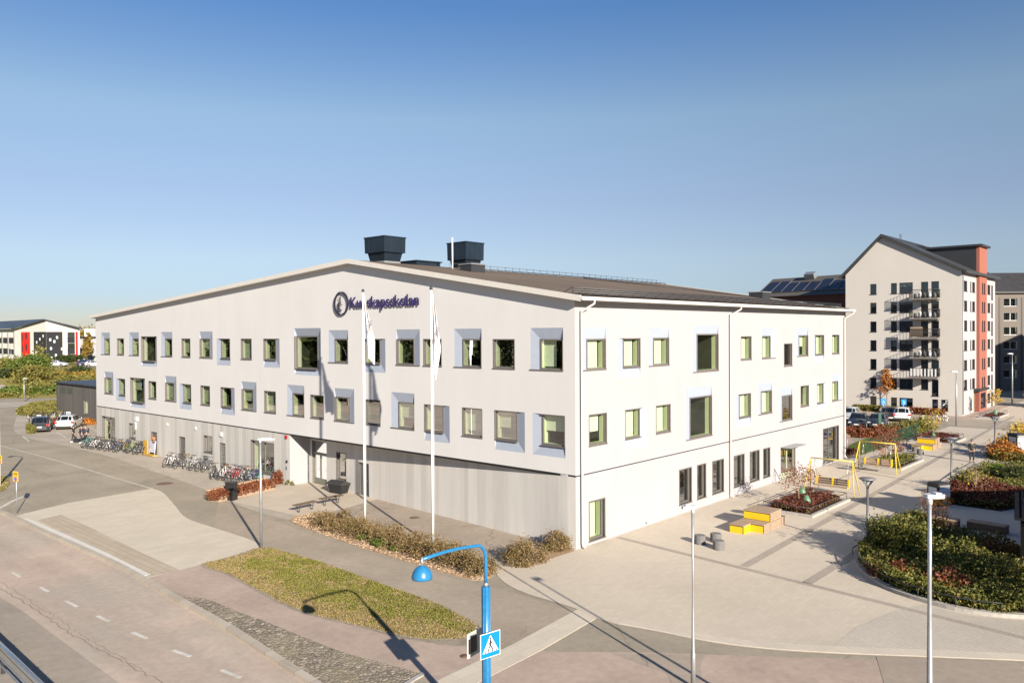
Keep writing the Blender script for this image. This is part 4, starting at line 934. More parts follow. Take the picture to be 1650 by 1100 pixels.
# two tall grey poles with flat LED heads in the foreground
def led_lamp(base,h,label,hd,w=.34,l=.62,r=.085,steps=(1.2,3.1)):
    t=thing('street_lamp',label,'street lamp',base,hd); steelpole(t,h,r,.042,galv,steps)
    mb=MB(); mb.prism([(-.1,-w*.3),(.08,-w/2),(l*.8,-w/2),(l,-w*.3),(l,w*.3),(l*.8,w/2),(.08,w/2),(-.1,w*.3)],h-.01,h+.07); mb.box(.1,l*.75,-w*.3,w*.3,h+.07,h+.1)
    mb.tube([(0,0,h-.15),(0,0,h+.03)],.055,10); hdm=mb.build('lamp_head',pm('pale_lamp_housing',(.62,.64,.66,1),.4,.2,var=.04),t)
    mb=MB(); mb.box(.12,l*.78,-w*.34,w*.34,h-.02,h-.012); mb.build('lens',glass2,hdm); return t
b1=G(1122,1107); t1=at(1115,818,b1.y); led_lamp(Vector((t1.x+.02,b1.y,0)),t1.z,'slender grey lamp post in front of the three stools, flat head facing left',PI+.25,.2,.33,.07,(1.0,2.9))
P2_=at(1498,801,16.9); led_lamp(Vector((P2_.x,P2_.y,0)),P2_.z,'tall grey foreground lamp post with wide white head in front of the big shrub bed',.15,.26,.30,.085,(2.6,4.9))
B=G(421,883); T_=at(421,708,B.y); led_lamp(B,T_.z,'white lamp post standing at the tip of the lawn before the entrance',-.15,.22,.72,.07,())
fb=G(1541,686); led_lamp(fb,at(1541,599,fb.y).z,'tall thin lamp post on the pavement in front of the cream apartment block',PI,.3,.6,.09,())
fb=G(1631,650); led_lamp(fb,at(1631,570,fb.y).z,'lamp post beside the brown block at the right edge of the plaza',PI,.35,.7,.1,())
fb=G(39,647); led_lamp(fb,at(39,610,fb.y).z,'small grey lamp post on the foot path below the green bank',0,.3,.5,.08,())
fb=at(18,590,185); fb.z=2.9; led_lamp(fb,at(18,562,185).z-2.9,'thin lamp post in front of the white office building',0,.4,.7,.08,())
# plaza lamps with a flat disc on a glass cone
def plaza_lamp(px,topy,label):
    B=G(*px); h=at(px[0],topy,B.y).z; t=thing('street_lamp',label,'street lamp',B,0,'cone headed lamps along the plaza'); del t['group']
    mb=MB(); mb.tube([(0,0,-.1),(0,0,1.1),(0,0,1.14),(0,0,h-.5)],[.085,.085,.06,.055],12); mb.build('pole',pm('dark_grey_pole',(.12,.12,.125,1),.45,.4,var=.1),t)
    mb=MB(); mb.lathe([(.06,h-.52),(.075,h-.42),(.30,h-.1)],16); c=mb.build('lamp_cone',glassmat('lamp_diffuser',(.8,.8,.78,1),.8,.25) if 'lamp_diffuser' not in MC else MC['lamp_diffuser'],t)
    mb=MB(); mb.lathe([(.3,h-.1),(.38,h-.08),(.38,h-.03),(.1,h)],20); mb.build('lamp_cap',pm('grey_lamp_cap',(.22,.21,.21,1),.5,.3),t)
    mb=MB(); mb.lathe([(.05,h-.45),(.06,h-.15)],8); mb.build('lamp_tube',whitep,c); return t
plaza_lamp((1398,884),769,'nearest cone headed plaza lamp beside the left tip of the big shrub bed')
plaza_lamp((1533,787),704,'cone headed plaza lamp behind the painted cabinet and red bushes')
plaza_lamp((1603,736),671,'cone headed plaza lamp to the right of the standing man')
# blue curved lamp with crossing signs
BL=Vector((-.70,20.05,0)); bl=thing('street_lamp','bright blue street lamp with a curved arm and round shade in the foreground','street lamp',BL,0)
pt=at(783,944,20.05).z
mb=MB(); mb.tube([(0,0,-.1),(0,0,pt)],[.105,.10],16); 
for k in range(8): a=k*PI/4; mb.tube([(.1*math.cos(a),.1*math.sin(a),0),(.1*math.cos(a),.1*math.sin(a),pt)],.012,4)
mb.build('pole',bluep,bl)
hd_=at(680,922,18.2)-BL
ad=Vector((hd_.x,hd_.y,0)).normalized(); L_=Vector((hd_.x,hd_.y,0)).length; zt=at(760,879,19.7).z
mb=MB(); pth=[Vector((0,0,pt-.1)),Vector((0,0,pt+.62)),Vector((0,0,zt-.42))]
for k in range(1,8):
    a=k/8*PI*.5*.88; pth.append(Vector((0,0,zt-.42))+ad*(.42*(1-math.cos(a)))+Vector((0,0,.42*math.sin(a))))
endz=hd_.z+.30; s_=pth[-1]; e_=ad*L_+Vector((0,0,endz))
for k in range(1,6): pth.append(s_.lerp(e_,k/5)+Vector((0,0,.05*math.sin(k/5*PI))))
mb.tube(pth,.042,12); mb.build('arm',bluep,bl)
mb=MB(); mb.lathe([(.062,0),(.062,.1)],12,(0,0,pt)); mb.tube([e_+Vector((0,0,.05)),e_-Vector((0,0,.18))],.03,8); mb.build('joint',galv,bl)
mb=MB(); c=e_-Vector((0,0,.42)); mb.lathe([(.235,-.02),(.245,.02)]+[(.235*math.cos(a),.265*math.sin(a)+.02) for a in [i*PI/14 for i in range(1,7)]]+[(.03,.29)],20,tuple(c)); sh=mb.build('lamp_shade',bluep,bl)
mb=MB(); mb.lathe([(.2,0),(.2,.03),(.0,.0)],16,(c.x,c.y,c.z-.03)); mb.build('lens',whitep,sh)
# crossing signs: two square plates back to back on brackets
signblue=pm('sign_blue',(.0,.22,.72,1),.4,var=.03); signwhite=pm('sign_white',(.85,.85,.85,1),.4,var=.02); signblack=pm('sign_black',(.02,.02,.025,1),.5,var=0)
def crossing_sign(center,rz,label,scale=.62):
    t=thing('crossing_sign',label,'road sign',center,rz); h=scale/2
    # local plate in the xz plane facing -y
    f=lambda a,z,d:(a,d,z)
    mb=MB(); mb.box(-h,h,-h,h,-.012,.012,0,f); mb.build('plate',signwhite,t)
    mb=MB(); mb.box(-h*.95,h*.95,-h*.95,h*.95,-.016,-.0125,0,f); mb.build('blue_field',signblue,t)
    mb=MB(); mb.face([(-h*.80,-.0185,-h*.58),(h*.80,-.0185,-h*.58),(0,-.0185,h*.80)]); mb.build('white_triangle',signwhite,t)
    mb=MB(); y=-.021
    def bar(p,q,w,):
        p=Vector((p[0],0,p[1]))*h; q=Vector((q[0],0,q[1]))*h; d=(q-p).normalized(); n=Vector((-d.z,0,d.x))*w*h
        mb.face([tuple(v+Vector((0,y,0))) for v in (p-n,q-n,q+n,p+n)])
    bar((0,.42),(-.02,.0),.075); bar((-.02,.02),(-.24,-.44),.055); bar((-.02,.02),(.24,-.42),.055); bar((0,.34),(-.16,.06),.04); bar((0,.34),(.15,.08),.04)
    mb.face([(.09*h*math.cos(a),y,.52*h+.09*h*math.sin(a)) for a in [i*PI/5 for i in range(10)]])
    for x in (-.56,-.19,.19,.56): mb.face([((x-.07)*h,y,-.56*h),((x+.07)*h,y,-.56*h),((x+.10)*h,y,-.44*h),((x-.04)*h,y,-.44*h)])
    mb.build('walking_figure',signblack,t)
    mb=MB(); mb.box(-h*.94,h*.94,-h*.94,h*.94,.0125,.016,0,f); mb.build('back_plate',pm('sign_back',(.42,.45,.38,1),.5,var=.05),t); mb=MB(); mb.box(-h*.12,h*.95,-h*.62,h*.55,.017,.05,0,f); mb.build('back_bracket',signblack,t); return t
sc_=at(790,1034,19.9); crossing_sign((sc_.x+.0,19.75,sc_.z),math.radians(39),'blue and white pedestrian crossing sign on the blue lamp pole, facing the camera')
s2=at(772,1036,20.2); crossing_sign((s2.x-.12,20.3,s2.z-.02),math.radians(39+180+18),'pedestrian crossing sign seen from behind on the blue lamp pole')
# pole at the left edge
B=G(-1,783); h=5.0; t=thing('street_lamp','white lamp pole at the left edge with a yellow notice','street lamp',B,0)
mb=MB(); mb.tube([(0,0,-.1),(0,0,h)],[.1,.07],12); mb.build('pole',whitep,t)
mb=MB(); mb.tube([(0,0,h-.1),(-.05,0,h+.3),(-.35,.1,h+.5),(-1.2,.3,h+.55)],.04,8); mb.build('arm',whitep,t)
mb=MB(); mb.lathe([(.22,-.0),(.2,.1),(.05,.22)],12,(-1.3,.32,h+.35)); mb.build('lamp_shade',bluep,t)
def notice(B,h,w,hh,label,pole=True,off=(0,0)):
    t=thing('notice_sign',label,'sign',B,math.radians(-28)); f=lambda a,z,d:(a,d,z)
    if pole: mb=MB(); mb.tube([(0,0,-.05),(0,0,h)],.028,8); mb.build('pole',galv,t)
    mb=MB(); mb.box(-w/2+off[0],w/2+off[0],h-hh,h,-.05,-.035,0,f); pl=mb.build('plate',yellowp,t)
    text_mesh('lettering','STOPPFÖRBUD',.13,.002,signblack,pl,Matrix.Translation((-w*.42+off[0],-.054,h-hh*.3))@Matrix.Rotation(PI/2,4,'X'),sx=w*.84)
    text_mesh('lettering','kl 7-16',.13,.002,signblack,pl,Matrix.Translation((-w*.3+off[0],-.054,h-hh*.48))@Matrix.Rotation(PI/2,4,'X'),sx=w*.6)
    mb=MB(); n=20
    for i in range(n):
        a,b=2*PI*i/n,2*PI*(i+1)/n
        mb.face([(r*math.cos(x)+off[0],-.053,h-hh*.76+r*math.sin(x)*.8) for r,x in ((.0001,a),(.115,a),(.115,b),(.0001,b))],0); mb.face([(r*math.cos(x)+off[0],-.055,h-hh*.76+r*math.sin(x)*.8) for r,x in ((.115,a),(.165,a),(.165,b),(.115,b))],1)
    mb.build('emblem',[signblue,pm('sign_red',(.6,.05,.08,1),.5)],pl); return t
nb=G(27,827); notice(nb,at(27,759,nb.y).z,.50,.58,'yellow no stopping notice on a thin pole at the corner of the slab apron')
nb=G(-1,783)+Vector((.1,-.12,0)); notice(nb,at(0,733,nb.y).z,.5,.55,'yellow no stopping notice on the white pole at the left edge',False,(.12,0))
# disabled-parking signs
def psign(px,ty,label,blue=False,w=.5):
    B=G(*px); h=at(px[0],ty,B.y).z; t=thing('parking_sign',label,'sign',B,.25 if blue else -.35); f=lambda a,z,d:(a,d,z)
    mb=MB(); mb.tube([(0,0,-.05),(0,0,h-.1)],.03,8); mb.build('pole',galv,t)
    mb=MB(); mb.box(-w/2,w/2,h-w,h,-.05,-.035,0,f); pl=mb.build('plate',signblue if blue else signwhite,t)
    mb=MB(); s=w; y=-.052; cz=h-w*.5; A_=1 if not blue else 0
    if not blue: mb.box(-s*.33,s*.33,cz-s*.33,cz+s*.33,y+.0005,y+.002,0,f)
    for p,q,r in (((-.05,.28),(-.05,.0),.06),((-.05,.02),(.14,.0),.05),((.14,.0),(.2,-.25),.05)): mb.tube([(p[0]*s,y,cz+p[1]*s),(q[0]*s,y,cz+q[1]*s)],r*s*.7,5,1)
    for i in range(12): a,b=[math.radians(130+230*(i+k)/12) for k in (0,1)]; mb.tube([(s*.2*math.cos(a)-.03*s,y,cz-.12*s+s*.2*math.sin(a)),(s*.2*math.cos(b)-.03*s,y,cz-.12*s+s*.2*math.sin(b))],s*.03,4,1)
    mb.build('wheelchair_symbol',[signblue,signwhite],pl); return t
psign((63.5,690),668,'white and blue disabled parking sign behind the dark hatchback',w=.62); psign((111,686),663,'white and blue disabled parking sign behind the white estate car',w=.62)
psign((1423,672),642,'left blue disabled parking sign in front of the cream apartment block',True,.7); psign((1456,668),643,'right blue disabled parking sign in front of the cream apartment block',True,.7)
B=G(1417,694); t=thing('charging_post','slim green and grey post in the red hedge by the parked dark cars','post',B,.2); h=at(1417,665,B.y).z
mb=MB(); mb.tube([(0,0,0),(0,0,h)],.06,8); mb.build('pole',galv,t); mb=MB(); mb.box(-.17,.17,-.09,.02,h-1.1,h+.02); mb.build('box',pm('deep_green',(.02,.09,.06,1),.5),t)
# ---- seating platforms
def platform(name,label,boxes,ox,oy):
    t=thing(name,label,'seating platform',W(ox,oy),GRZ)
    for (v0,v1,u0,u1,z0,z1) in boxes:
        mb=MB(); mb.box(v0+.02,v1,u0+.0,u1,z0,z1-.05,0)
        n=max(2,int((v1-v0)/.14)); 
        for i in range(n): a=v0-.02+(v1-v0+.04)*i/n; mb.box(a,a+(v1-v0+.04)/n-.015,u0-.02,u1+.02,z1-.05,z1,0)
        for i in range(1,4): zz=z0+(z1-z0)*i/4; mb.box(v0+.04,v1+.004,u0-.006,u1+.006,zz-.006,zz+.006,1)
        s=mb.build('timber_block',[wood,darkwood],t)
        if u0==.3: mb=MB(); mb.box(v0+.03,v1-.75,u0-.02,u0-.008,z0+.02,z1-.09); mb.build('yellow_panel',yellowp,s)
        mb=MB(); mb.box(v0-.015,v0+.019,u0+.02,u1-.02,z0+.02,z1-.09,0); mb.box(v0-.018,v0+.019,u0,u1,z1-.085,z1-.052,1); mb.box(v0-.018,v0+.019,u0-.0,u0+.02,z0+.02,z1-.085,1); mb.build('yellow_panel',[yellowp,black_m],s)
    return t
BX=[(-.88,.72,.3,1.05,.0,.46),(-.05,.7,-.42,.28,.0,.46),(.72,2.1,-.42,1.05,.0,.44),(.72,2.1,-.42,1.05,.462,.93),(2.12,2.7,-.42,.45,0,.46)]
platform('seating_platform','yellow and timber stepped seating blocks beside three grey stools, nearest the camera',BX,8.75,-5.0)
platform('seating_platform','yellow and timber stepped seating blocks farther up the plaza, behind the three small stools',BX,44.85,-3.8)
# stools
st=None
for i,(px,lab) in enumerate((((1128,876),'grey concrete stool behind the grey lamp post, left of three'),((1153.5,873),'grey concrete stool farthest back of the three near the seating blocks'),((1158,885),'grey concrete stool nearest the camera of the three near the seating blocks'),((1455,728),'small grey stool on its own left of the far seating blocks'),((1475,728),'small grey stool half hidden behind another beside the far seating blocks'),((1483,732),'small grey stool in front of the far seating blocks'))):
    if st is None:
        mb=MB(); mb.lathe([(.27,0),(.27,.02),(.27,.39),(.27,.40),(.26,.42),(.25,.425),(.24,.427),(.0,.428)],24); st=mb.build('stool',darkconc,pos=W(*GL(*px),.02)); tag(st,lab,'stool','round concrete stools on the plaza')
    else:
        s_=st.copy(); col.objects.link(s_); s_.location=W(*GL(*px),.02); s_['label']=lab
# ---- swing benches
def swing(label,v,u0,u1,lean,back):
    t=thing('swing_bench',label,'swing bench',W(v,(u0+u1)/2,.02),GRZ); L_=abs(u1-u0)/2; H_=2.15
    mb=MB()
    for s in (-1,1):
        mb.tube([(-.55,s*(L_+.28),0),(0,s*L_,H_),(.55,s*(L_+.28),0)],.034,8)
    mb.tube([(0,-L_-.02,H_),(0,L_+.02,H_)],.034,8); mb.build('frame',yellow2,t)
    mb=MB(); 
    for i in range(4): mb.box(-.28+i*.12,-.18+i*.12,-L_*.78,L_*.78,.45,.48,0)
    sb=mb.build('seat',wood,t)
    mb=MB(); 
    for i in range(3): mb.box(.2+i*.03,.23+i*.03,-L_*.78,L_*.78,.52+i*.14,.64+i*.14,0)
    for s in (-.76,0,.76): mb.box(.19,.31,s*L_-.05,s*L_+.05,.44,.96,1); mb.box(-.27,.22,s*L_-.04,s*L_+.04,.42,.448,1)
    mb.build('backrest',[darkwood if back else wood,yellowp],t)
    mb=MB()
    for s in (-1,1): mb.tube([(-.24,s*L_*.76,.48),(0,s*L_*.82,H_)],.012,4); mb.tube([(.24,s*L_*.76,.9),(0,s*L_*.82,H_)],.012,4)
    mb.build('chain',steel,t); return t
swing('pale yellow swing bench frame behind the railed red shrub planter nearest the school',21.1,-5.6,-3.0,0,True)
swing('bright yellow swing bench frame beside the second railed planter',31.0,-5.2,-2.75,0,False)
# ---- railed planters
def planter(label,v0,v1,u0,u1,rail=True,kh=.14):
    t=thing('planter_bed',label,'planter',W(0,0,.02),GRZ); mb=MB(); k=.22
    for q in ((v0-k,v0,u0-k,u1+k),(v1,v1+k,u0-k,u1+k),(v0,v1,u0-k,u0),(v0,v1,u1,u1+k)): mb.box(*q,0,kh)
    mb.build('kerb',concrete,t); mb=MB(); mb.box(v0,v1,u0,u1,0,kh-.05); mb.build('soil',soil_m,t)
    if rail:
        mb=MB(); o=.05; c=[(v0-o,u0-o),(v1+o,u0-o),(v1+o,u1+o),(v0-o,u1+o)]
        for z in (.50,): mb.tube([(p[0],p[1],z) for p in c]+[(c[0][0],c[0][1],z)],.02,6)
        for i in range(4):
            a,b=c[i],c[(i+1)%4]; n=max(2,int(math.hypot(b[0]-a[0],b[1]-a[1])/1.5))
            for j in range(n): f=j/n; mb.tube([(a[0]+(b[0]-a[0])*f,a[1]+(b[1]-a[1])*f,kh),(a[0]+(b[0]-a[0])*f,a[1]+(b[1]-a[1])*f,.5)],.016,5)
        mb.build('rail',dark_m,t)
    return t
PL=[('railed square planter full of dark red shrubs beside the nearest swing bench',13.8,19.3,-5.8,-3.15),('railed planter with green shrubs behind the bright yellow swing bench',32.7,38.3,-4.95,-2.7),('railed planter with a small yellow tree behind the far seating blocks',49.6,54.4,-4.4,-1.2),('small planter with dark mulch beside the cream apartment block',76.3,82.2,-3.0,-1.4),('farthest planter with an orange shrub at the right edge',93,99,-6.4,-3.4)]
for a in PL: planter(*a,rail=True)
# ---- entrance items
def flat_bench(a,b,label):
    A,B=G(*a),G(*b); m_=(A+B)/2; d=(B-A); L_=d.length/2; t=thing('bench',label,'bench',Vector((m_.x,m_.y,.018)),math.atan2(d.y,d.x))
    mb=MB(); 
    for i in range(3): mb.box(-L_,L_,-.22+i*.15,-.09+i*.15,.42,.46)
    mb.build('seat',darkwood,t)
    for s in (-.6,.6):
        mb=MB(); mb.box(s*L_-.03,s*L_+.03,-.2,.2,.38,.42); mb.tube([(s*L_,-.18,.4),(s*L_,-.05,0),(s*L_,.05,0),(s*L_,.18,.4)],.02,5); mb.build('leg',dark_m,t)
flat_bench((474,827),(509,819),'left one of two long low dark benches on the sand paving'); flat_bench((516,816),(551,809),'right one of two long low dark benches, nearest the grit bin')
gbn=thing('grit_bin','black grit bin with a sloping lid below the entrance window','grit bin',G(546,794),GRZ+PI/2+.15)
mb=MB(); n0=[(-.5,-.28,0),(.5,-.28,0),(.5,.28,0),(-.5,.28,0),(-.62,-.4,.55),(.62,-.4,.55),(.62,.4,.6),(-.62,.4,.6)]; mb.v=n0[:]
for q in ((0,3,2,1),(4,5,6,7),(0,1,5,4),(1,2,6,5),(2,3,7,6),(3,0,4,7)): mb.f.append(q); mb.m.append(0); mb.sm.append(False)
for x in (-.35,0,.35): mb.box(x-.04,x+.04,-.36,-.3,.03,.5)
mb.build('tub',black_m,gbn); mb=MB(); mb.prism([(-.43,.56),(-.4,.66),(0,.84),(.4,.74),(.44,.6)],-.66,.66,0,lambda p,q,r:(r,p,q)); mb.build('lid',pm('lid_black',(.035,.035,.035,1),.7,var=.3,scale=20),gbn)
mb=MB(); mb.box(-.16,.16,-.375,-.365,.3,.42); mb.build('label_plate',whitep,gbn)
# timber planter with hedge, black locker and green bin
pv=thing('timber_planter','low timber edged planter between the bicycle rows and the entrance paving','planter',G(391,797),math.atan2((G(420,787)-G(362,800)).y,(G(420,787)-G(362,800)).x))
mb=MB(); mb.box(-2.3,2.3,-.5,-.4,0,.35); mb.box(-2.3,2.3,.4,.5,0,.5); mb.box(-2.3,-2.2,-.4,.4,0,.35); mb.box(2.2,2.3,-.4,.4,0,.5); mb.build('side_board',wood,pv)
mb=MB(); mb.box(-2.35,2.35,.38,.62,.62,.70); mb.build('top_board',woodl,pv); mb=MB(); mb.box(-2.2,2.2,-.4,.4,0,.42); mb.build('soil',soil_m,pv)
lk=thing('post_box','black upright cabinet standing against the timber planter','cabinet',G(373,805),-.3)
mb=MB(); mb.box(-.3,.3,-.22,.22,0,1.1); mb.build('body',black_m,lk); mb=MB(); mb.box(-.33,.33,-.25,.25,1.1,1.15); mb.build('lid',dark_m,lk); mb=MB(); mb.box(-.22,.22,-.232,-.222,.75,.95); mb.build('slot_panel',pm('panel_grey',(.03,.03,.03,1),.4),lk)
lb=thing('litter_bin','dark green litter bin at the right end of the timber planter','litter bin',G(418,785),0)
mb=MB(); mb.lathe([(.22,0),(.25,.1),(.26,.85),(.23,.95),(.05,1.0)],16); mb.build('body',pm('bin_green',(.015,.07,.05,1),.5),lb); mb=MB(); mb.lathe([(.265,.72),(.27,.8)],16); mb.build('band',galv,lb)
br=thing('display_board','tall orange brown board and white frame leaning by the grey door','board',W(-.35,46.1,.01),GRZ)
mb=MB(); mb.box(-.08,.0,-.0,.75,.1,1.25); mb.build('board',pm('ochre_board',(.60,.36,.06,1),.7,var=.1),br); mb=MB(); mb.box(-.25,.15,-1.5,.8,.03,.12); mb.build('base',pm('ochre_board',(.6,.36,.06,1)),br)
mb=MB(); 
for y in (-.35,-1.35): mb.tube([(-.05,y,.12),(.15,y*.9,1.25)],.025,5)
mb.tube([(.15,-.32,1.25),(.15,-1.2,1.25)],.025,5); mb.tube([(-.05,-.35,.12),(.15,-1.2,1.25)],.02,5); mb.box(-.0,.03,-1.3,-.4,.3,1.1); mb.build('frame',pm('lilac_white',(.62,.63,.75,1),.6),br)
sg=thing('door_sign','orange square sign fixed beside the first grey door','sign',W(-.02,45.7,1.45),GRZ)
mb=MB(); mb.box(-.03,.0,-.28,.28,-.16,.16); mb.build('plate',pm('orange_sign',(.75,.25,.02,1),.5),sg); mb=MB(); mb.box(-.035,-.031,-.2,.2,.02,.07); mb.box(-.035,-.031,-.2,.1,-.07,-.03); mb.build('stripe',whitep,sg)
for px,s,lab in (((265,779),.55,'round brown manhole cover in the asphalt left of the bicycle rows'),((749,1057),.16,'small dark round cover in the pink path'),((668,834),.3,'small dark drain cover in the court before the recessed wall')):
    mb=MB(); P=GL(*px); mb.lathe([(s,0),(s*.92,.012),(.01,.012)],24); tag(mb.build('manhole_cover',pm('rusty_iron',(.17,.10,.07,1),.8,var=.3,scale=9),pos=W(*P,.014)),lab,'manhole cover')
# guard rail bottom left
ga,gb_=at(-12,1012,20.3),at(66,1104,16.6)
def rail_thing(A,B,label):
    d=(B-A); d.z=0; n=Vector((-d.y,d.x,0)).normalized(); t=thing('guard_rail',label,'guard rail',Vector((A.x,A.y,0)),math.atan2(d.y,d.x)); L_=d.length; zt=A.z
    mb=MB()
    for z,r in ((zt,.075),(zt-.38,.045),(zt-.62,.03)): mb.tube([(-6,0,z),(L_+4,0,z)],r,8)
    mb.box(-6,L_+4,-.05,.05,zt-.28,zt-.1); mb.build('rail',pm('rail_steel',(.55,.57,.56,1),.25,.85,var=.1),t)
    for i in range(5): mb=MB(); mb.box(-5+i*2.6,-4.9+i*2.6,.04,.14,-.1,zt-.02); mb.build('post',dark_m,t)
def gnd(px): return G(*px)
A=at(0,1036,19.5); B=at(64,1100,17.2); zt=.95
A=G(-5,1033,zt); B=G(66,1102,zt); A.z=zt; rail_thing(A,B,'steel guard rail in the bottom left corner beside the road')
# ---- bicycles
def make_bike():
    t=thing('bicycle','bike','bicycle',(0,0,-20),0); R_=.34; rings=[]
    for x in (-.53,.53):
        mb=MB(); mb.tube([(x+R_*math.cos(a),0,R_+R_*math.sin(a)) for a in [i*2*PI/20 for i in range(20)]],.022,5,0,False,True)
        wh=mb.build('wheel',rubber,t); mb=MB(); mb.tube([(x+(R_-.03)*math.cos(a),0,R_+(R_-.03)*math.sin(a)) for a in [i*2*PI/20 for i in range(20)]],.012,4,0,False,True)
        for i in range(8): a=i*PI/4; mb.tube([(x,0,R_),(x+(R_-.03)*math.cos(a),0,R_+(R_-.03)*math.sin(a))],.004,3,0,False)
        mb.lathe([(.03,-.04),(.03,.04)],6,(x,0,R_)); mb.build('rim',steel,wh)
    mb=MB(); bb=(-.08,0,.30); st_=(-.20,0,.78); hd=(.36,0,.80)
    for a,b,r in ((bb,st_,.022),(bb,(.38,0,.68),.024),(st_,(.36,0,.76),.02),(bb,(-.53,0,R_),.014),(st_,(-.53,0,R_),.013),((.34,0,.90),(.42,0,.60),.022),((.42,.05,.60),(.53,.05,R_),.014),((.42,-.05,.6),(.53,-.05,R_),.014)): mb.tube([a,b],r,6)
    mb.tube([(.53+ (R_+.04)*math.cos(a),0,R_+(R_+.04)*math.sin(a)) for a in [math.radians(40+i*20) for i in range(7)]],.02,4)
    mb.tube([(-.53+(R_+.04)*math.cos(a),0,R_+(R_+.04)*math.sin(a)) for a in [math.radians(30+i*20) for i in range(8)]],.02,4)
    mb.build('frame',pm('bike_paint',(.05,.05,.055,1),.35,var=.05),t)
    mb=MB(); mb.tube([(-.20,0,.78),(-.22,0,.93)],.013,5); n=len(mb.v); mb.v+=[(-.36,-.08,.95),(-.36,.08,.95),(-.12,.03,.95),(-.05,0,.95),(-.12,-.03,.95),(-.34,-.05,.90),(-.34,.05,.90),(-.1,0,.92)]
    for q in ((0,4,3,2,1),(0,1,6,5),(1,2,7,6),(4,0,5,7),(2,3,7),(3,4,7)): mb.f.append(tuple(n+i for i in q)); mb.m.append(0); mb.sm.append(False)
    mb.build('saddle',black_m,t)
    mb=MB(); mb.tube([(.34,0,.90),(.33,0,1.02)],.014,5); mb.tube([(.22,-.27,1.03),(.34,-.2,1.04),(.36,0,1.03),(.34,.2,1.04),(.22,.27,1.03)],.014,5); mb.build('handlebar',black_m,t)
    mb=MB(); mb.lathe([(.09,-.01),(.09,.01)],12,(0,0,0)); 
    for v_i in range(len(mb.v)): x,y,z=mb.v[v_i]; mb.v[v_i]=(x-.08,z-.05,y+.30)
    mb.tube([(-.08,-.06,.3),(.02,-.09,.16)],.01,4); mb.tube([(-.08,.06,.3),(-.18,.09,.44)],.01,4); mb.box(-.03,.07,-.14,-.07,.14,.17); mb.box(-.23,-.13,.07,.14,.43,.46); mb.build('crank',dark_m,t)
    return t
def make_basket(bike,mat):
    mb=MB(); 
    for z in (.78,.88,.98): mb.tube([(.42,-.16,z),(.68,-.16,z),(.68,.16,z),(.42,.16,z)],.012,4,0,False,True)
    for x,y in ((.42,-.16),(.55,-.16),(.68,-.16),(.68,0),(.68,.16),(.55,.16),(.42,.16)): mb.tube([(x,y,.78),(x,y,.98)],.01,4)
    mb.box(.42,.68,-.16,.16,.77,.785); return mb.build('basket',mat,bike)
bike0=make_bike(); bp=pm('bike_paint',(.05,.05,.055,1))
cols={'black':bp,'white':whitep,'silver':pm('bike_silver',(.5,.52,.53,1),.3,.6),'dark blue':pm('bike_blue',(.03,.05,.16,1),.4),'red':pm('bike_red',(.45,.03,.03,1),.4),'mint green':pm('bike_mint',(.16,.42,.38,1),.4),'yellow':pm('bike_yellow',(.55,.33,.03,1),.4),'lime green':pm('bike_lime',(.20,.30,.05,1),.4),'grey':pm('bike_grey',(.16,.16,.17,1),.4),'pink':pm('bike_pink',(.7,.3,.35,1),.4)}
ords=['first','second','third','fourth','fifth','sixth','seventh','eighth','ninth','tenth','eleventh','twelfth','thirteenth','fourteenth','fifteenth','sixteenth']
used=False
def bike_row(pts,heads,cl,where,group,rack=None):
    global used
    for i,(px,hd,c) in enumerate(zip(pts,heads,cl)):
        lab=f"{c} bicycle, {ords[i]} from the left {where}"; P=G(*px); P.z=.02
        if not used: 
            b=bike0; b.location=P; b.rotation_euler=(0,0,hd); b['label']=lab; b['group']=group; used=True
        else: b=dup(bike0,P,hd,lab,group,swap={'bike_paint':cols[c]})
        b.rotation_euler=(random.uniform(.08,.2)*random.choice((-1,1)),0,hd)
        if i%4==2: make_basket(b,dark_m)
        if i%5==3: make_basket(b,pm('wicker',(.35,.22,.12,1),.9))
def spread(a,b,n,j=2.5): return [(a[0]+(b[0]-a[0])*(i/(n-1))+random.uniform(-j,j)*.5,a[1]+(b[1]-a[1])*(i/(n-1))+random.uniform(-j,j)*.25) for i in range(n)]
hb=GRZ+.75
bike_row([(p[0],p[1]+1.5) for p in spread((137,719),(232,730),16)],[hb+random.uniform(-.25,.3) for _ in range(16)],['black','mint green','black','white','grey','black','silver','black','dark blue','black','yellow','black','lime green','black','grey','black'],'in the long row left of the orange board','bicycles parked left of the orange board')
for i,(a,b,n) in enumerate((((236,728),(246,729),2),((270,748),(332,756),5),((338,769),(409,775),8))): pass
bike_row([(p[0],p[1]) for p in spread((272,751),(332,758),8)],[hb+random.uniform(-.25,.3) for _ in range(8)],['black','white','black','grey','black','silver','black','grey'],'in the short row before the second grey door','bicycles parked before the second grey door')
bike_row([(p[0],p[1]) for p in spread((343,770),(407,777),10)],[hb+random.uniform(-.3,.3) for _ in range(10)],['grey','black','black','white','pink','black','red','silver','black','dark blue'],'in the row behind the timber planter','bicycles parked behind the timber planter')
bike_row([(p[0],p[1]) for p in spread((46,679),(103,676),10,3)],[PI*.5+random.uniform(-.7,.7) for _ in range(10)],['white','silver','black','dark blue','black','grey','white','silver','white','silver'],'in the rack behind the dark hatchback','bicycles in the rack beside the dark annex')
bike_row([(p[0],p[1]) for p in spread((1488,682),(1516,679),4,1)],[.4+random.uniform(-.4,.3) for _ in range(4)],['white','black','silver','dark blue'],'beside the cream apartment block','bicycles beside the apartment block')
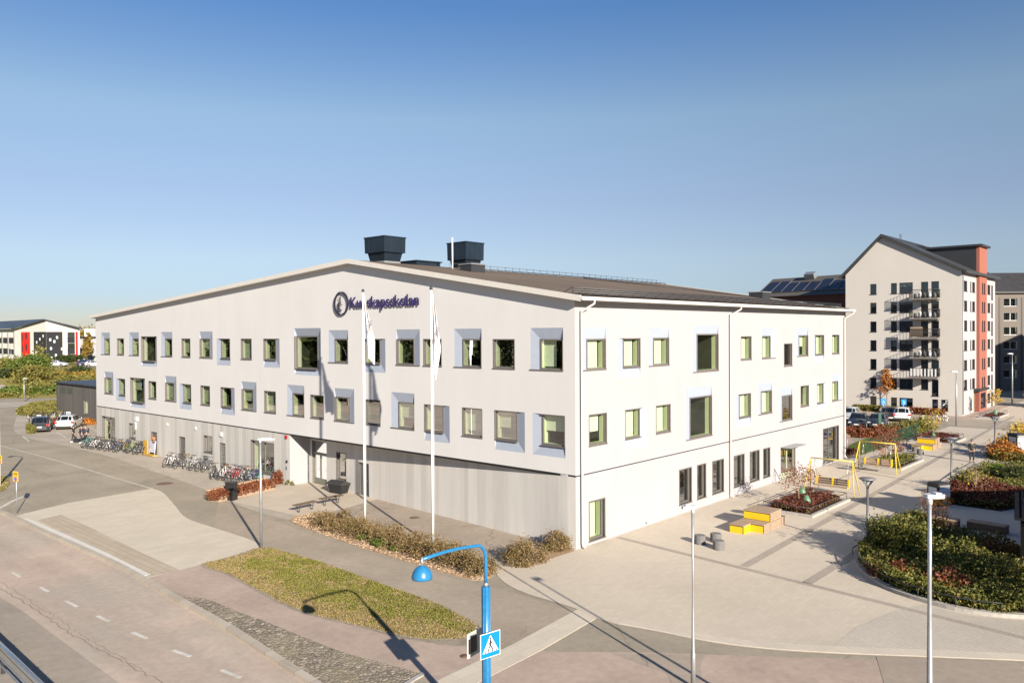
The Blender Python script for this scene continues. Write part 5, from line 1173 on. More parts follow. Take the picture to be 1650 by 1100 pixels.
def rack(a,b,label,n):
    A,B=G(*a),G(*b); d=B-A; t=thing('bicycle_rack',label,'bicycle rack',A,math.atan2(d.y,d.x)); L_=d.length
    for i in range(n): x=L_*i/(n-1); mb=MB(); mb.tube([(x,-.3,.02),(x,-.3,.6),(x,0,.72),(x,.3,.6),(x,.3,.02)],.022,6); mb.build('hoop',galv,t)
    mb=MB(); mb.box(-.1,L_+.1,-.33,-.27,.012,.04); mb.box(-.1,L_+.1,.27,.33,.012,.04); mb.build('ground_rail',galv,t)
rack((142,717),(228,726),'steel hoop rack under the long bicycle row left of the orange board',8); rack((275,748),(334,755),'steel hoop rack before the second grey door',5); rack((345,767),(408,774),'steel hoop rack behind the timber planter',6); rack((44,677),(104,673),'steel hoop rack beside the dark annex',7)
# ---- cars
def car(label,P,hd,paint,L=4.4,Wd=1.8,Hh=1.48,estate=True,roofmat=None,group=None):
    t=thing('parked_car',label,'car',P,hd,group); h=Wd/2
    # stations: x, zlow, zbelt, ztop, half-width belt, half-width top
    Ls=L/2; rear=.0 if estate else .55
    S=[(-Ls,.42,.72,.74,h*.80,h*.70),(-Ls+.08,.30,.88,.92,h*.92,h*.74),(-Ls+.22+rear*.1,.24,.95,1.0 if not estate else 1.02,h*.97,h*.78),(-Ls+.62+rear,.22,.98,Hh-.06,h,h*.72),(-Ls+1.2+rear,.2,.97,Hh,h,h*.74),(.0,.2,.95,Hh,h,h*.75),(.45,.2,.94,Hh-.07,h,h*.73),(1.12,.2,.93,.97,h,h*.86),(1.6,.22,.86,.90,h*.98,h*.78),(Ls-.18,.26,.74,.78,h*.92,h*.66),(Ls,.36,.58,.6,h*.76,h*.5)]
    body=MB(); gl=MB(); ns=10
    def ring(s):
        x,zl,zb,zt,wb,wt=s; return [(x,-wb*.9,zl),(x,-wb*1.0,(zl+zb)/2),(x,-wb*.97,zb),(x,-wt,zt-.03),(x,-wt*.55,zt+.03),(x,wt*.55,zt+.03),(x,wt,zt-.03),(x,wb*.97,zb),(x,wb,(zl+zb)/2),(x,wb*.9,zl)]
    Rr_=[ring(s) for s in S]; n=len(body.v); body.v+=[p for r in Rr_ for p in r]
    for i in range(len(S)-1):
        for j in range(9):
            isg=False
            if 3<=i<=5 and j in (2,6): isg=True            # side windows
            if i==2 and j in (2,3,4,5,6): isg= j in (3,4,5)
            if i==6 and j in (3,4,5): isg=True             # windscreen
            if (i in (2,6)) and j in (2,6): isg=False
            body.f.append((n+i*10+j,n+i*10+j+1,n+(i+1)*10+j+1,n+(i+1)*10+j)); body.m.append(0); body.sm.append(j not in (2,6))
            if isg:
                q=[Vector(Rr_[i][j]),Vector(Rr_[i][j+1]),Vector(Rr_[i+1][j+1]),Vector(Rr_[i+1][j])]; c=sum(q,Vector())/4; nn=(q[2]-q[0]).cross(q[3]-q[1]).normalized(); 
                if nn.dot(c-Vector((0,0,.8)))<0: nn=-nn
                gl.face([tuple(c+(v-c)*.90+nn*.012) for v in q])
        body.f.append((n+i*10+9,n+i*10,n+(i+1)*10,n+(i+1)*10+9)); body.m.append(0); body.sm.append(False)
    body.f.append(tuple(n+j for j in range(10))); body.f.append(tuple(n+(len(S)-1)*10+j for j in range(10))[::-1]); body.m+=[0,0]; body.sm+=[False]*2
    # dark wheel arches
    bd=body.build('body',paint,t)
    gl.build('window_glass',pm('car_glass',(.01,.013,.016,1),.06,var=0,coat=1),t)
    for x in (-Ls+.85,Ls-.88):
        for s in (-1,1):
            w_=MB(); w_.lathe([(.20,-.11),(.325,-.10),(.33,.0),(.325,.1),(.2,.11)],18)
            w_.v=[(p[0]+x,s*(h-.1)+p[2],p[1]+.33) for p in w_.v]; ww=w_.build('wheel',rubber,t)
            r_=MB(); r_.lathe([(.19,-.012),(.19,.012)],12); 
            r_.v=[(p[0]+x,s*(h-.1)+p[2]+s*.11,p[1]+.33) for p in r_.v]
            for k in range(5): a=k*2*PI/5; r_.tube([(x,s*(h+.02),.33),(x+.2*math.cos(a),s*(h+.02),.33+.2*math.sin(a))],.022,4)
            r_.build('rim',galv,ww)
            a_=MB(); a_.lathe([(.39,-.01),(.39,.01)],18); a_.v=[(p[0]+x,s*(h-.006)+p[2],p[1]+.35) for p in a_.v]; a_.build('wheel_arch',black_m,bd)
    for s in (-1,1):
        m_=MB(); m_.box(-Ls-.015,-Ls+.12,s*h*.86-.16,s*h*.86+.1,.76,.93); m_.build('tail_light',pm('tail_red',(.62,.02,.015,1),.2,var=0,coat=1),t)
        m_=MB(); m_.box(Ls-.22,Ls-.05,s*h*.72-.16,s*h*.72+.12,.58,.72); m_.build('headlight',pm('headlamp_glass',(.75,.77,.8,1),.1,var=0,coat=1),t)
        m_=MB(); m_.box(.55,.75,s*(h+.02)-.02,s*(h+.12)+.02,.95,1.08); m_.build('mirror',paint,t)
    m_=MB(); m_.box(-Ls-.02,-Ls+.02,-.27,.27,.56,.68); m_.box(Ls-.01,Ls+.02,-.27,.27,.40,.51); m_.build('number_plate',whitep,t)
    m_=MB(); m_.box(-Ls-.01,-Ls+.1,-h*.78,h*.78,.30,.46); m_.box(Ls-.06,Ls+.01,-h*.6,h*.6,.26,.40); m_.build('bumper',black_m,t)
    if estate:
        m_=MB(); 
        for s in (-1,1): m_.tube([(-Ls+.9,s*h*.66,Hh+.03),(.1,s*h*.68,Hh+.04)],.02,5)
        m_.build('roof_rail',galv,t)
    return t
def cp(name,c): return pm(name,c,.28,.25,var=.02,coat=.8)
P=(G(68,694)); car('dark grey hatchback with red tail lights in the disabled bay at the left',P,math.radians(112),cp('car_dark_grey',(.055,.06,.065,1)),4.2,1.85,1.6)
P=(G(113,689)); car('white estate car parked beside the dark annex',P,math.radians(103),cp('car_white',(.78,.78,.78,1)),4.6,1.9,1.5)
def farcar(px,Y,z,hd,c,lab,est=False): P=at(px[0],px[1],Y); P.z=z; car(lab,P,hd,c,est and 4.5 or 4.5,1.85,1.42,est)
farcar((92,590),186,3.04,.05,cp('car_white',(.78,.78,.78,1)),'white saloon car on the raised car park in front of the office building')
farcar((86,586),196,3.04,PI,cp('car_black',(.02,.02,.025,1)),'black saloon car behind the white one on the raised car park')
farcar((141,587),190,3.04,.3,cp('car_blue',(.03,.05,.12,1)),'dark blue car on the raised car park by the grey warehouse',True)
farcar((155,590),184,3.04,.2,cp('car_white',(.78,.78,.78,1)),'white car half hidden behind the school corner on the raised car park',True)
car('silver car mostly hidden behind the far corner of the school',G(1370,677),math.radians(-125),cp('car_silver',(.5,.52,.54,1)),4.4,1.8,1.5)
car('dark hatchback facing the camera behind the red hedge, left of two',G(1383,687),math.radians(-118),cp('car_navy',(.03,.04,.055,1)),4.2,1.8,1.48)
car('dark hatchback facing the camera behind the red hedge, right of two',G(1415,687.5),math.radians(-122),cp('car_navy',(.03,.04,.055,1)),4.0,1.75,1.45)
car('white hatchback parked by the gable of the cream apartment block',G(1454,677),math.radians(62),cp('car_white',(.78,.78,.78,1)),4.2,1.85,1.55)
car('black car behind the white hatchback by the apartment block',G(1432,676),math.radians(-110),cp('car_black',(.02,.02,.025,1)),4.2,1.8,1.45)
# ---- people
def person(P,hd,h,label,jacket,trousers,shoes,arms='pockets',stride=.0,hood=False,bag=None,cap=None):
    t=thing('person',label,'person',P,hd); k=h/1.75
    def n(x,y,z,r,r2=None): return (x*k,y*k,z*k,r*k,(r2 or r)*k)
    s=stride
    nodes=[n(0,0,.95,.13,.16),n(0,0,1.15,.115,.15),n(0,0,1.38,.12,.17),n(0,0,1.50,.055),n(.01,0,1.57,.055),n(.02,0,1.66,.085,.075),n(.01,0,1.73,.06)]
    ed=[(0,1),(1,2),(2,3),(3,4),(4,5),(5,6)]
    for sd in (-1,1):
        st_=s*sd; b=len(nodes); nodes+=[n(0,sd*.1,.88,.09),n(.03+st_*.5,sd*.11,.49,.062),n(-.02+st_,sd*.11,.10,.042),n(.12+st_,sd*.12,.035,.036)]; ed+=[(0,b),(b,b+1),(b+1,b+2),(b+2,b+3)]
        b=len(nodes); 
        if arms=='pockets': A=[(-.0,.20,1.40,.05),(-.05,.245,1.13,.04),(.06,.20,.95,.032),(.10,.165,.90,.028)]
        else: A=[(0,.21,1.40,.055),(-.03-s*sd*.5,.25,1.12,.042),(.06-s*sd*.8,.25,.89,.032),(.08-s*sd*.9,.25,.83,.030)]
        nodes+=[n(a[0],sd*a[1],a[2],a[3]) for a in A]; ed+=[(2,b),(b,b+1),(b+1,b+2),(b+2,b+3)]
        hb_=b+3; hx,hy,hz_=A[3][0],A[3][1],A[3][2]
        for f in range(4): 
            fb=len(nodes); ln=(.075,.085,.08,.065)[f]; nodes+=[n(hx+.02-.014*f,sd*(hy+.004),hz_-.045,.010),n(hx+.03-.014*f,sd*(hy-.008),hz_-.045-ln,.008)]; ed+=[(hb_,fb),(fb,fb+1)]
        fb=len(nodes); nodes+=[n(hx+.04,sd*(hy-.02),hz_-.03,.010),n(hx+.055,sd*(hy-.03),hz_-.075,.008)]; ed+=[(hb_,fb),(fb,fb+1)]
    sk('body',nodes,ed,skin_m,t)
    # face
    mb=MB(); mb.tube([(.10*k,0,1.66*k),(.125*k,0,1.635*k)],[.012*k,.018*k],6); mb.build('nose',skin_m,t)
    mb=MB(); 
    for sd in (-1,1): mb.lathe([(.001,-.012),(.012,0),(.001,.012)],6,(.098*k,sd*.03*k,1.675*k))
    mb.box(.095*k,.102*k,-.025*k,.025*k,1.603*k,1.612*k); mb.build('eyes_and_mouth',pm('dark_detail',(.05,.02,.02,1),.5),t)
    mb=MB(); mb.lathe([(.095,1.60),(.102,1.68),(.095,1.74),(.06,1.785),(.01,1.80)],12,(0,0,0)); mb.v=[(p[0]*k*1.0-.015*k,p[1]*k*.9,p[2]*k) for p in mb.v]; mb.v=[(min(p[0],.055*k) if p[2]<1.72*k else p[0],p[1],p[2]) for p in mb.v]; mb.build('hair',jacket if hood else (cap or hair_m),t)
    # clothes as continuous slightly larger skins
    jn=[n(0,0,.86,.145,.185),n(0,0,1.0,.145,.18),n(0,0,1.2,.135,.175),n(0,0,1.40,.13,.185),n(0,0,1.50,.075)]; je=[(0,1),(1,2),(2,3),(3,4)]
    for sd in (-1,1):
        b=len(jn); A=([(-.0,.215,1.40,.072),(-.05,.25,1.13,.058),(.055,.205,.95,.05)] if arms=='pockets' else [(0,.215,1.40,.07),(-.03-s*sd*.5,.255,1.12,.058),(.05-s*sd*.75,.252,.92,.048)])
        jn+=[n(a[0],sd*a[1],a[2],a[3]) for a in A]; je+=[(3,b),(b,b+1),(b+1,b+2)]
    sk('jacket',jn,je,jacket,t)
    tn=[n(0,0,.93,.125,.16)]; te=[]
    for sd in (-1,1):
        b=len(tn); st_=s*sd; tn+=[n(0,sd*.095,.82,.1),n(.03+st_*.5,sd*.11,.49,.075),n(-.02+st_,sd*.11,.12,.058)]; te+=[(0,b),(b,b+1),(b+1,b+2)]
    sk('trousers',tn,te,trousers,t)
    for sd in (-1,1):
        st_=s*sd; mb=MB(); mb.prism([(-.10+st_,-.045),(.14+st_,-.05),(.19+st_,0),(.14+st_,.05),(-.1+st_,.045)],0,.085); mb.v=[(p[0]*k,(p[1]+sd*.115)*k,p[2]*k) for p in mb.v]; mb.build('shoe',shoes,t)
    if bag:
        mb=MB(); mb.prism([(-.3,-.13),(-.26,-.2),(-.15,-.22),(-.11,-.18),(-.11,.18),(-.15,.22),(-.26,.2),(-.3,.13)],.98*k,1.42*k); tag(mb.build('rucksack',bag,pos=Vector(P),rot=hd),'black rucksack on the back of the '+('left walker' if 'leftmost' in label else 'right walker'),'rucksack')
    return t
dkc=pm('black_cloth',(.022,.022,.025,1),.9,var=.15); olive=pm('olive_jacket',(.04,.045,.038,1),.9,var=.15); greyc=pm('charcoal_trousers',(.03,.03,.035,1),.9)
person(G(1566,744.5),math.radians(-115),1.78,'man in a dark hooded jacket and black trousers standing alone on the plaza',olive,greyc,black_m,'pockets',.03,hood=True)
person(G(118.5,712),math.radians(10),1.62,'leftmost walker in dark clothes with white shoes near the bicycle row',dkc,greyc,whitep,'walk',.16)
person(G(131.5,713),math.radians(-120),1.66,'middle walker in a black jacket and light shoes beside the white car',dkc,greyc,whitep,'walk',.14)
person(G(138,713.5),math.radians(-100),1.72,'right walker in a dark blue jacket beside the white car',pm('navy_cloth',(.03,.035,.06,1),.9),greyc,black_m,'walk',.12,bag=dkc)
B=G(124,712.5); mb=MB(); mb.prism([(-.3,-.14),(.28,-.16),(.32,.1),(.0,.18),(-.3,.12)],0.01,.34); sb_=mb.build('bag',black_m,pos=Vector((B.x,B.y,.02))); tag(sb_,'black bag lying on the ground between the walkers','bag')
# ================================================================ VEGETATION AND THE RIGHT EDGE
brownhedge=leafmat('hedge_leaves',[(.06,.065,.02,1),(.13,.11,.035,1),(.22,.15,.065,1),(.31,.21,.11,1),(.12,.125,.03,1)])
greenl=leafmat('green_leaves',[(.03,.06,.01,1),(.07,.12,.02,1),(.14,.18,.03,1),(.2,.2,.05,1)])
bedleaf=leafmat('bed_leaves',[(.022,.028,.008,1),(.065,.08,.016,1),(.14,.15,.03,1),(.24,.20,.055,1),(.34,.18,.075,1)])
redleaf=leafmat('red_leaves',[(.04,.012,.012,1),(.09,.028,.022,1),(.18,.06,.035,1),(.09,.06,.025,1)])
orangel=leafmat('orange_leaves',[(.20,.07,.015,1),(.42,.16,.03,1),(.5,.25,.05,1)])
rustl=leafmat('rust_leaves',[(.07,.02,.012,1),(.17,.055,.025,1),(.26,.09,.04,1),(.11,.07,.03,1)])
olivel=leafmat('olive_leaves',[(.06,.07,.015,1),(.13,.13,.03,1),(.22,.19,.05,1),(.30,.22,.06,1)])
yell=leafmat('yellow_leaves',[(.35,.25,.04,1),(.55,.38,.05,1),(.4,.22,.05,1)])
drygrass=leafmat('grass_blades',[(.09,.11,.02,1),(.15,.15,.035,1),(.26,.2,.08,1),(.33,.25,.12,1)],.15)
litterm=leafmat('litter_leaves',[(.16,.09,.05,1),(.4,.28,.18,1),(.5,.4,.28,1)],0)
twig=pm('brown_twig',(.14,.085,.06,1),.9,var=.2); otwig=pm('orange_twig',(.42,.15,.05,1),.8,var=.2); ptwig=pm('pale_twig',(.4,.28,.2,1),.9)
# the hedge with both flagpoles: a row of bushes grown together
ha,hb_=GL(526,846),GL(776,921)
HD=[]
for i in range(11):
    f=i/10; v=ha[0]+(hb_[0]-ha[0])*f; u=ha[1]+(hb_[1]-ha[1])*f+0; HD.append((v+random.uniform(-.15,.15),u))
t=thing('hedge','long brown and olive hedge of bushes in bark bed around the two flagpoles','hedge',W(0,0,.02),GRZ)
Ps=[];mb=MB()
for v,u in HD:
    for dv in (-.3,.35):
        P,c=clumps(1350,.72,.68,.82+random.uniform(-.16,.12),16,spread=.22); P=P+np.array([v+dv,u,0]); Ps.append(P)
        for q in c[:14]: mb.tube([(v+dv+q[0]*.15,u+q[1]*.15,0),(v+dv+q[0],u+q[1],q[2]+.08)],[.012,.004],4,cap=False)
leaves('foliage',np.concatenate(Ps),.048,brownhedge,t); mb.build('stem',twig,t)
for px,r,lab in (((587,868),.5,'small bright green weedy bush at the foot of the left flagpole'),((612,880),.45,'low bright green bush below the hedge between the flagpoles'),((640,888),.3,'tiny green tuft at the front of the hedge')):
    shrub('shrub',lab,W(*GL(*px),.02),r,r*.8,r*.8,900,.07,greenl,k=12)
shrub('shrub','round olive bush in the bark bed near the school corner',W(*GL(848,909),.02),.95,.85,1.1,3800,.055,brownhedge,k=26,stemm=twig)
shrub('shrub','smaller upright olive bush right against the school corner',W(*GL(899,887),.02),.7,.55,.9,2600,.055,brownhedge,k=20,stemm=twig)
shrub('shrub','rust red bush at the foot of the grey wall by the entrance',W(*GL(451,779),.01),.5,.35,1.0,900,.09,rustl,k=16,stemm=twig); shrub('shrub','tiny yellowish bush at the corner of the white entrance wall',W(*GL(468,782),.01),.3,.2,.35,250,.07,olivel,k=8)
# timber planter hedge
t=thing('shrub','rust red shrubs filling the timber edged planter','shrub',pv.location.copy(),pv.rotation_euler.z); P=np.stack([RNG.uniform(-2.6,2.15,5500),RNG.uniform(-.55,.40,5500),.2+.5*RNG.random(5500)],1); P[:,1]-=.25*(P[:,0]>-9)*RNG.random(5500); leaves('foliage',P,.08,rustl,t); # lawn blades and litter
def scatter(poly,n): 
    P=np.array([(p[0],p[1]) for p in poly]); lo,hi=P.min(0),P.max(0); out=np.zeros((0,2))
    while len(out)<n:
        q=RNG.uniform(lo,hi,(n,2)); out=np.concatenate([out,q[inpoly(q[:,0],q[:,1],poly)]])
    return out[:n]
def toworld(q,z): return np.stack([C0.x+dR.x*q[:,0]+dL.x*q[:,1],C0.y+dR.y*q[:,0]+dL.y*q[:,1],z],1)
gp=np.array(GRS); gc=gp.mean(0); big=[tuple(p+(p-gc)*.035) for p in gp]
q=scatter(big,80000); dmin=np.min(np.hypot(q[:,None,0]-gp[None,::2,0],q[:,None,1]-gp[None,::2,1]),axis=1); ins=inpoly(q[:,0],q[:,1],GRS)
nz=np.sin(q[:,0]*1.9+q[:,1]*.8)*np.sin(q[:,1]*1.1-q[:,0]*.6)+.5*np.sin(q[:,0]*4.3)*np.sin(q[:,1]*3.1)
side=(q[:,0]-np.interp(q[:,1],np.sort(gp[:,1]),gp[np.argsort(gp[:,1]),0]))*.0
tend=(q[:,1]-gp[:,1].min())/(np.ptp(gp[:,1])); fresh=dmin-.38+.34*nz-1.4*np.maximum(0,tend-.9)-.25*(RNG.random(len(q)))
# the road side of the strip is drier
fresh-=.8*(q[:,0]<np.interp(q[:,1],[gp[:,1].min(),gp[:,1].max()],[gp[np.argmin(gp[:,1]),0],gp[np.argmax(gp[:,1]),0]])-.1)
gA=(fresh+.5*(RNG.random(len(q))-.5)+.35*np.sin(q[:,0]*7.3+1)*np.sin(q[:,1]*5.7)>0)&ins; gA&=RNG.random(len(q))<.72+.25*np.sin(q[:,0]*2.7)*np.sin(q[:,1]*1.9+1); gB=(~gA)&(RNG.random(len(q))<np.where(ins,.55,.13))
tag(leaves('grass',toworld(q[gA],.033+.035*RNG.random(gA.sum())),.038,leafmat('fresh_grass',[(.08,.09,.012,1),(.14,.145,.022,1),(.22,.20,.05,1),(.15,.165,.03,1)],.15)),kind='stuff')
tag(leaves('dry_grass',toworld(q[gB],.033+.022*RNG.random(gB.sum())),.038,leafmat('dry_blades',[(.17,.12,.05,1),(.30,.21,.10,1),(.21,.18,.06,1),(.36,.27,.15,1)],.1)),kind='stuff')
q=scatter(BED+[],7000); tag(leaves('wood_chips',toworld(q,.035+.015*RNG.random(len(q))),.06,litterm,flat=.9),kind='stuff')
q=scatter(LG,1500); tag(leaves('grass',toworld(q,.03+.08*RNG.random(len(q))),.09,drygrass),kind='stuff')
# ---- big bed A with its kerb and low rail
BA_edge=smooth(pxs((1476,834),(1450,848),(1420,868),(1395,884),(1383,897),(1384,910),(1395,925),(1420,943),(1450,957),(1490,970),(1540,983),(1600,992),(1660,996),(1760,1000)),4)
BA=[(p.x,p.y) for p in BA_edge]+pxs((1800,980),(1720,925),(1655,905),(1622,886),(1560,870),(1510,858),(1492,846))
sheet('bed_soil',BA,.06,soil_m,thick=.05)
ribbon('bed_kerb',[(p.x,p.y) for p in BA_edge],.26,0,.16,concrete,kind='structure')
rt=thing('low_rail','low steel rail curving round the big shrub bed in the foreground','rail',W(0,0,.02),GRZ)
def rail(t,pts,h,sp=4,mat=dark_m,r=.022):
    mb=MB(); mb.tube([(p[0],p[1],h) for p in pts],r,6); 
    mb.build('top_rail',mat,t)
    for p in pts[::sp]: mb=MB(); mb.tube([(p[0],p[1],0),(p[0],p[1],h)],r*.8,5); mb.build('post',mat,t)
rail(rt,[(p.x,p.y) for p in BA_edge[:46]],.48,5)
rt2=thing('low_rail','straight knee high rail on the plaza left of the big shrub bed','rail',W(0,0,.02),GRZ)
rail(rt2,[(p.x,p.y) for p in smooth(pxs((1374,893),(1400,877),(1425,860),(1445,846)),3)],.30,4)
def bedstuff(name,poly,n,size,mat,hf,z0=.06):
    q=scatter(poly,n); h=hf(q[:,0],q[:,1]); z=z0+h*(RNG.random(n)**.55)
    return tag(leaves(name,toworld(q,z),size,mat),kind='stuff')
lump=lambda v,u:.5+.28*np.sin(v*2.3+u*1.1)*np.sin(u*2.6-v*.7)+.14*np.sin(v*5.1+1)*np.sin(u*4.7)+.1*np.sin(v*9+u*7)
cn=loc(G(1450,880)); 
BAi=[(p[0],p[1]) for p in BA]
bedstuff('ground_cover',BAi,58000,.072,bedleaf,lambda v,u:.22+.70*lump(v,u)*np.clip((v+u*-.0)*0+1,0,1))
# individual larger shrubs in bed A
for px,rx,h,n,lab in (((1432,893),1.25,1.7,5200,'upright yellow green bush at the left tip of the big bed'),((1462,900),1.3,1.9,5200,'tall yellow green bush left of the white headed lamp post'),((1478,868),.9,1.2,3000,'yellow green bush behind the lamp post near the orange tree'),((1540,905),1.3,1.0,3800,'broad green bush right of the tall lamp post'),((1590,935),1.5,1.1,4600,'broad green bush toward the right edge of the big bed'),((1440,930),1.0,.8,2500,'reddish brown low bush at the curved rail'),((1530,955),.9,.9,1600,'small reddish brown bush by the curved rail right of the tall lamp post'),((1600,905),1.0,.9,1800,'reddish brown bush in the upper right of the big bed')):
    shrub('shrub',lab,W(*GL(*px),.05),rx,rx*.85,h,n,.085,bedleaf if 'reddish' not in lab else rustl,k=30,stemm=twig)
tree('small_tree','small orange tree with bare orange twigs behind the tall lamp post',W(*GL(1507,868),.05),2.3,.8,700,.055,orangel,trunkm=otwig,ch=.85,tr=.03,k=18,spread=.2,twigs=9)
tree('tree','bare twigged tree just outside the right edge, casting shadows on the plaza',(21.2,27.0,0),4.8,1.7,2200,.12,olivel,ch=.7,tr=.08,k=16,spread=.24,twigs=5)
tree('tree','second thin tree outside the right edge of the frame',(25.5,30.2,0),5.4,1.7,2400,.12,olivel,ch=.65,tr=.09,k=16,spread=.22,twigs=5)
# big timber benches on the path
for a,b,lab in (((1489,843),(1545,851),'long timber bench between the orange tree and the path, left one'),((1561,851),(1623,861),'long timber bench beside the dark path edge, right one')):
    A,B=G(*a),G(*b); d=B-A; t=thing('timber_bench',lab,'bench',Vector((A.x,A.y,.02)),math.atan2(d.y,d.x)); L_=d.length
    mb=MB(); 
    for i in range(5): mb.box(0,L_,-.32+i*.135,-.2+i*.135,.38,.44)
    mb.build('seat',wood,t); mb=MB(); mb.box(.05,L_-.05,-.30,-.27,.03,.37); mb.box(.05,L_-.05,.28,.31,.03,.37); mb.box(0,.06,-.31,.31,.0,.37); mb.box(L_-.06,L_,-.31,.31,0,.37); mb.build('side_board',darkwood,t)
sheet('bed_walk',pxs((1478,838),(1500,838),(1640,868),(1660,905),(1700,930),(1690,960),(1652,930),(1640,905),(1560,872)),.034,slab_m,thick=.03)
# ---- bed B (half shaded) with hedge, rails
BB_e=smooth(pxs((1520,811),(1520,800),(1535,786),(1560,768),(1590,750)),4)
BB=[(p.x,p.y) for p in BB_e]+pxs((1700,757),(1900,775),(1900,830),(1660,815),(1613,824))
sheet('bed_soil',BB,.06,soil_m,thick=.05); ribbon('bed_kerb',[(p.x,p.y) for p in BB_e],.22,0,.15,concrete,kind='structure')
bedstuff('ground_cover',BB,38000,.085,bedleaf,lambda v,u:.15+.5*lump(v*.8,u*.8)); 
q=[p for p in BB if True]; bedstuff('ground_cover',pxs((1524,811),(1526,796),(1560,790),(1680,800),(1680,812),(1613,822)),16000,.085,redleaf,lambda v,u:.3+.5*lump(v,u))
for px,rx,h,n,m_,lab in (((1568,790),1.2,1.15,3600,olivel,'large olive bush in the bed behind the painted cabinet'),((1600,768),1.0,.8,2400,greenl,'low green bush at the upper tip of the second bed'),((1545,800),.9,.9,2400,redleaf,'dark red bush behind the painted cabinet'),((1632,775),1.5,1.1,4000,dgreen,'dark green bush in the shade at the right edge of the second bed'),((1590,800),1.1,.95,3000,redleaf,'dark red bush in the shaded part of the second bed')):
    shrub('shrub',lab,W(*GL(*px),.05),rx,rx*.8,h,n,.09,m_,k=30,stemm=ptwig,nst=14)
tree('small_tree','bare pale twigged shrub tree in the second bed right of the cone lamp',W(*GL(1573,803),.05),2.1,1.1,90,.07,yell,trunkm=ptwig,ch=.85,tr=.03,k=16,spread=.25,twigs=5)
r1=thing('hand_rail','knee high rail along the upper edge of the second bed','rail',W(0,0,.02),GRZ); rail(r1,[(p.x,p.y) for p in BB_e[4:]],.5,4)
r2=thing('hand_rail','knee high rail standing on the plaza left of the second bed','rail',W(0,0,.02),GRZ); rail(r2,pxs((1522,797),(1545,778),(1571,757)),.5,1)
# bed C farther up
BC=[(p.x,p.y) for p in smooth(pxs((1600,742),(1612,729),(1632,716),(1650,706)),4)]+pxs((1760,716),(1760,756),(1660,748))
sheet('bed_soil',BC,.06,soil_m,thick=.05); bedstuff('ground_cover',BC,12000,.11,bedleaf,lambda v,u:.3+.7*lump(v*.7,u*.7))
for px,rx,h,n,m_,lab in (((1622,738),1.5,1.5,2600,orangel,'orange brown bush right of the third cone lamp'),((1608,738),.8,.9,1200,olivel,'small yellow bush at the foot of the third cone lamp'),((1643,728),1.5,2.2,2600,yell,'bright yellow bush below the white and green cabinet at the right edge')):
    shrub('shrub',lab,W(*GL(*px),.05),rx,rx,h,n,.12,m_,k=22,stemm=ptwig)
r3=thing('hand_rail','knee high rail along the third bed near the right edge','rail',W(0,0,.02),GRZ); rail(r3,pxs((1597,738),(1612,723),(1632,710)),.5,1)
# painted cabinets
mural=MC.get('mural')
def muralmat():
    m,nt,b=newmat('painted_mural'); tc=coord(nt); sp=nt.nodes.new("ShaderNodeSeparateXYZ"); nt.links.new(tc,sp.inputs[0])
    vo=nt.nodes.new("ShaderNodeTexVoronoi"); vo.inputs['Scale'].default_value=6; nt.links.new(tc,vo.inputs[0])
    g=ramp(nt,noise(nt,tc,7,4,.7),[(.3,(.02,.06,.015,1)),(.6,(.10,.28,.03,1)),(.75,(.3,.45,.08,1))]); fl=ramp(nt,vo.outputs['Distance'],[(.22,(1,1,1,1)),(.3,(0,0,0,1))])
    low=ramp(nt,math_(nt,'ADD',sp.outputs[2],math_(nt,'MULTIPLY',noise(nt,tc,3,2),.5)),[(.70,(0,0,0,1)),(.78,(1,1,1,1))])
    c=mixc(nt,fl,g,(.7,.72,.75,1)); c=mixc(nt,low,c,(.62,.70,.74,1)); nt.links.new(c,b.inputs['Base Color']); return m
mural=muralmat()
def cabinet(P,rz,w_,d,h,label):
    t=thing('painted_cabinet',label,'litter cabinet',P,rz); f=lambda a,z,dd:(a,dd,z)
    prof=[(-w_/2,0),(w_/2,0),(w_/2,h-.14)]+[(w_/2-.14+.14*math.cos(a),h-.14+.14*math.sin(a)) for a in [PI/8*i for i in range(1,4)]]+[(-w_/2+.14+.14*math.cos(a),h-.14+.14*math.sin(a)) for a in [PI/2+PI/8*i for i in range(0,4)]]+[(-w_/2,h-.14)]
    mb=MB(); mb.prism(prof,-d/2,d/2,0,lambda p,q,r:(p,r,q)); mb.build('body',black_m,t)
    mb=MB(); mb.box(-w_/2+.08,w_/2-.08,.06,h-.3,-d/2-.012,-d/2-.002,0,f); mb.build('painted_panel',mural,t)
    mb=MB(); mb.box(-w_/2-.012,-w_/2-.002,.06,h-.28,-d/2+.1,d/2-.1,0,lambda a,z,dd:(a,dd,z)) ; mb.build('painted_panel',mural,t)
    mb=MB(); mb.box(-w_/2+.1,w_/2-.1,h-.27,h-.13,-d/2-.02,-d/2-.002,0,f); mb.build('hatch',galv,t)
K=G(1513,813); cabinet(Vector((K.x,K.y,.02)),math.radians(18),.95,.8,1.35,'painted litter cabinet with green and white mural beside the red bushes')
K=G(1640,738); cabinet(Vector((K.x,K.y,.02)),math.radians(10),1.0,.9,2.0,'painted litter cabinet with green mural near the right edge')
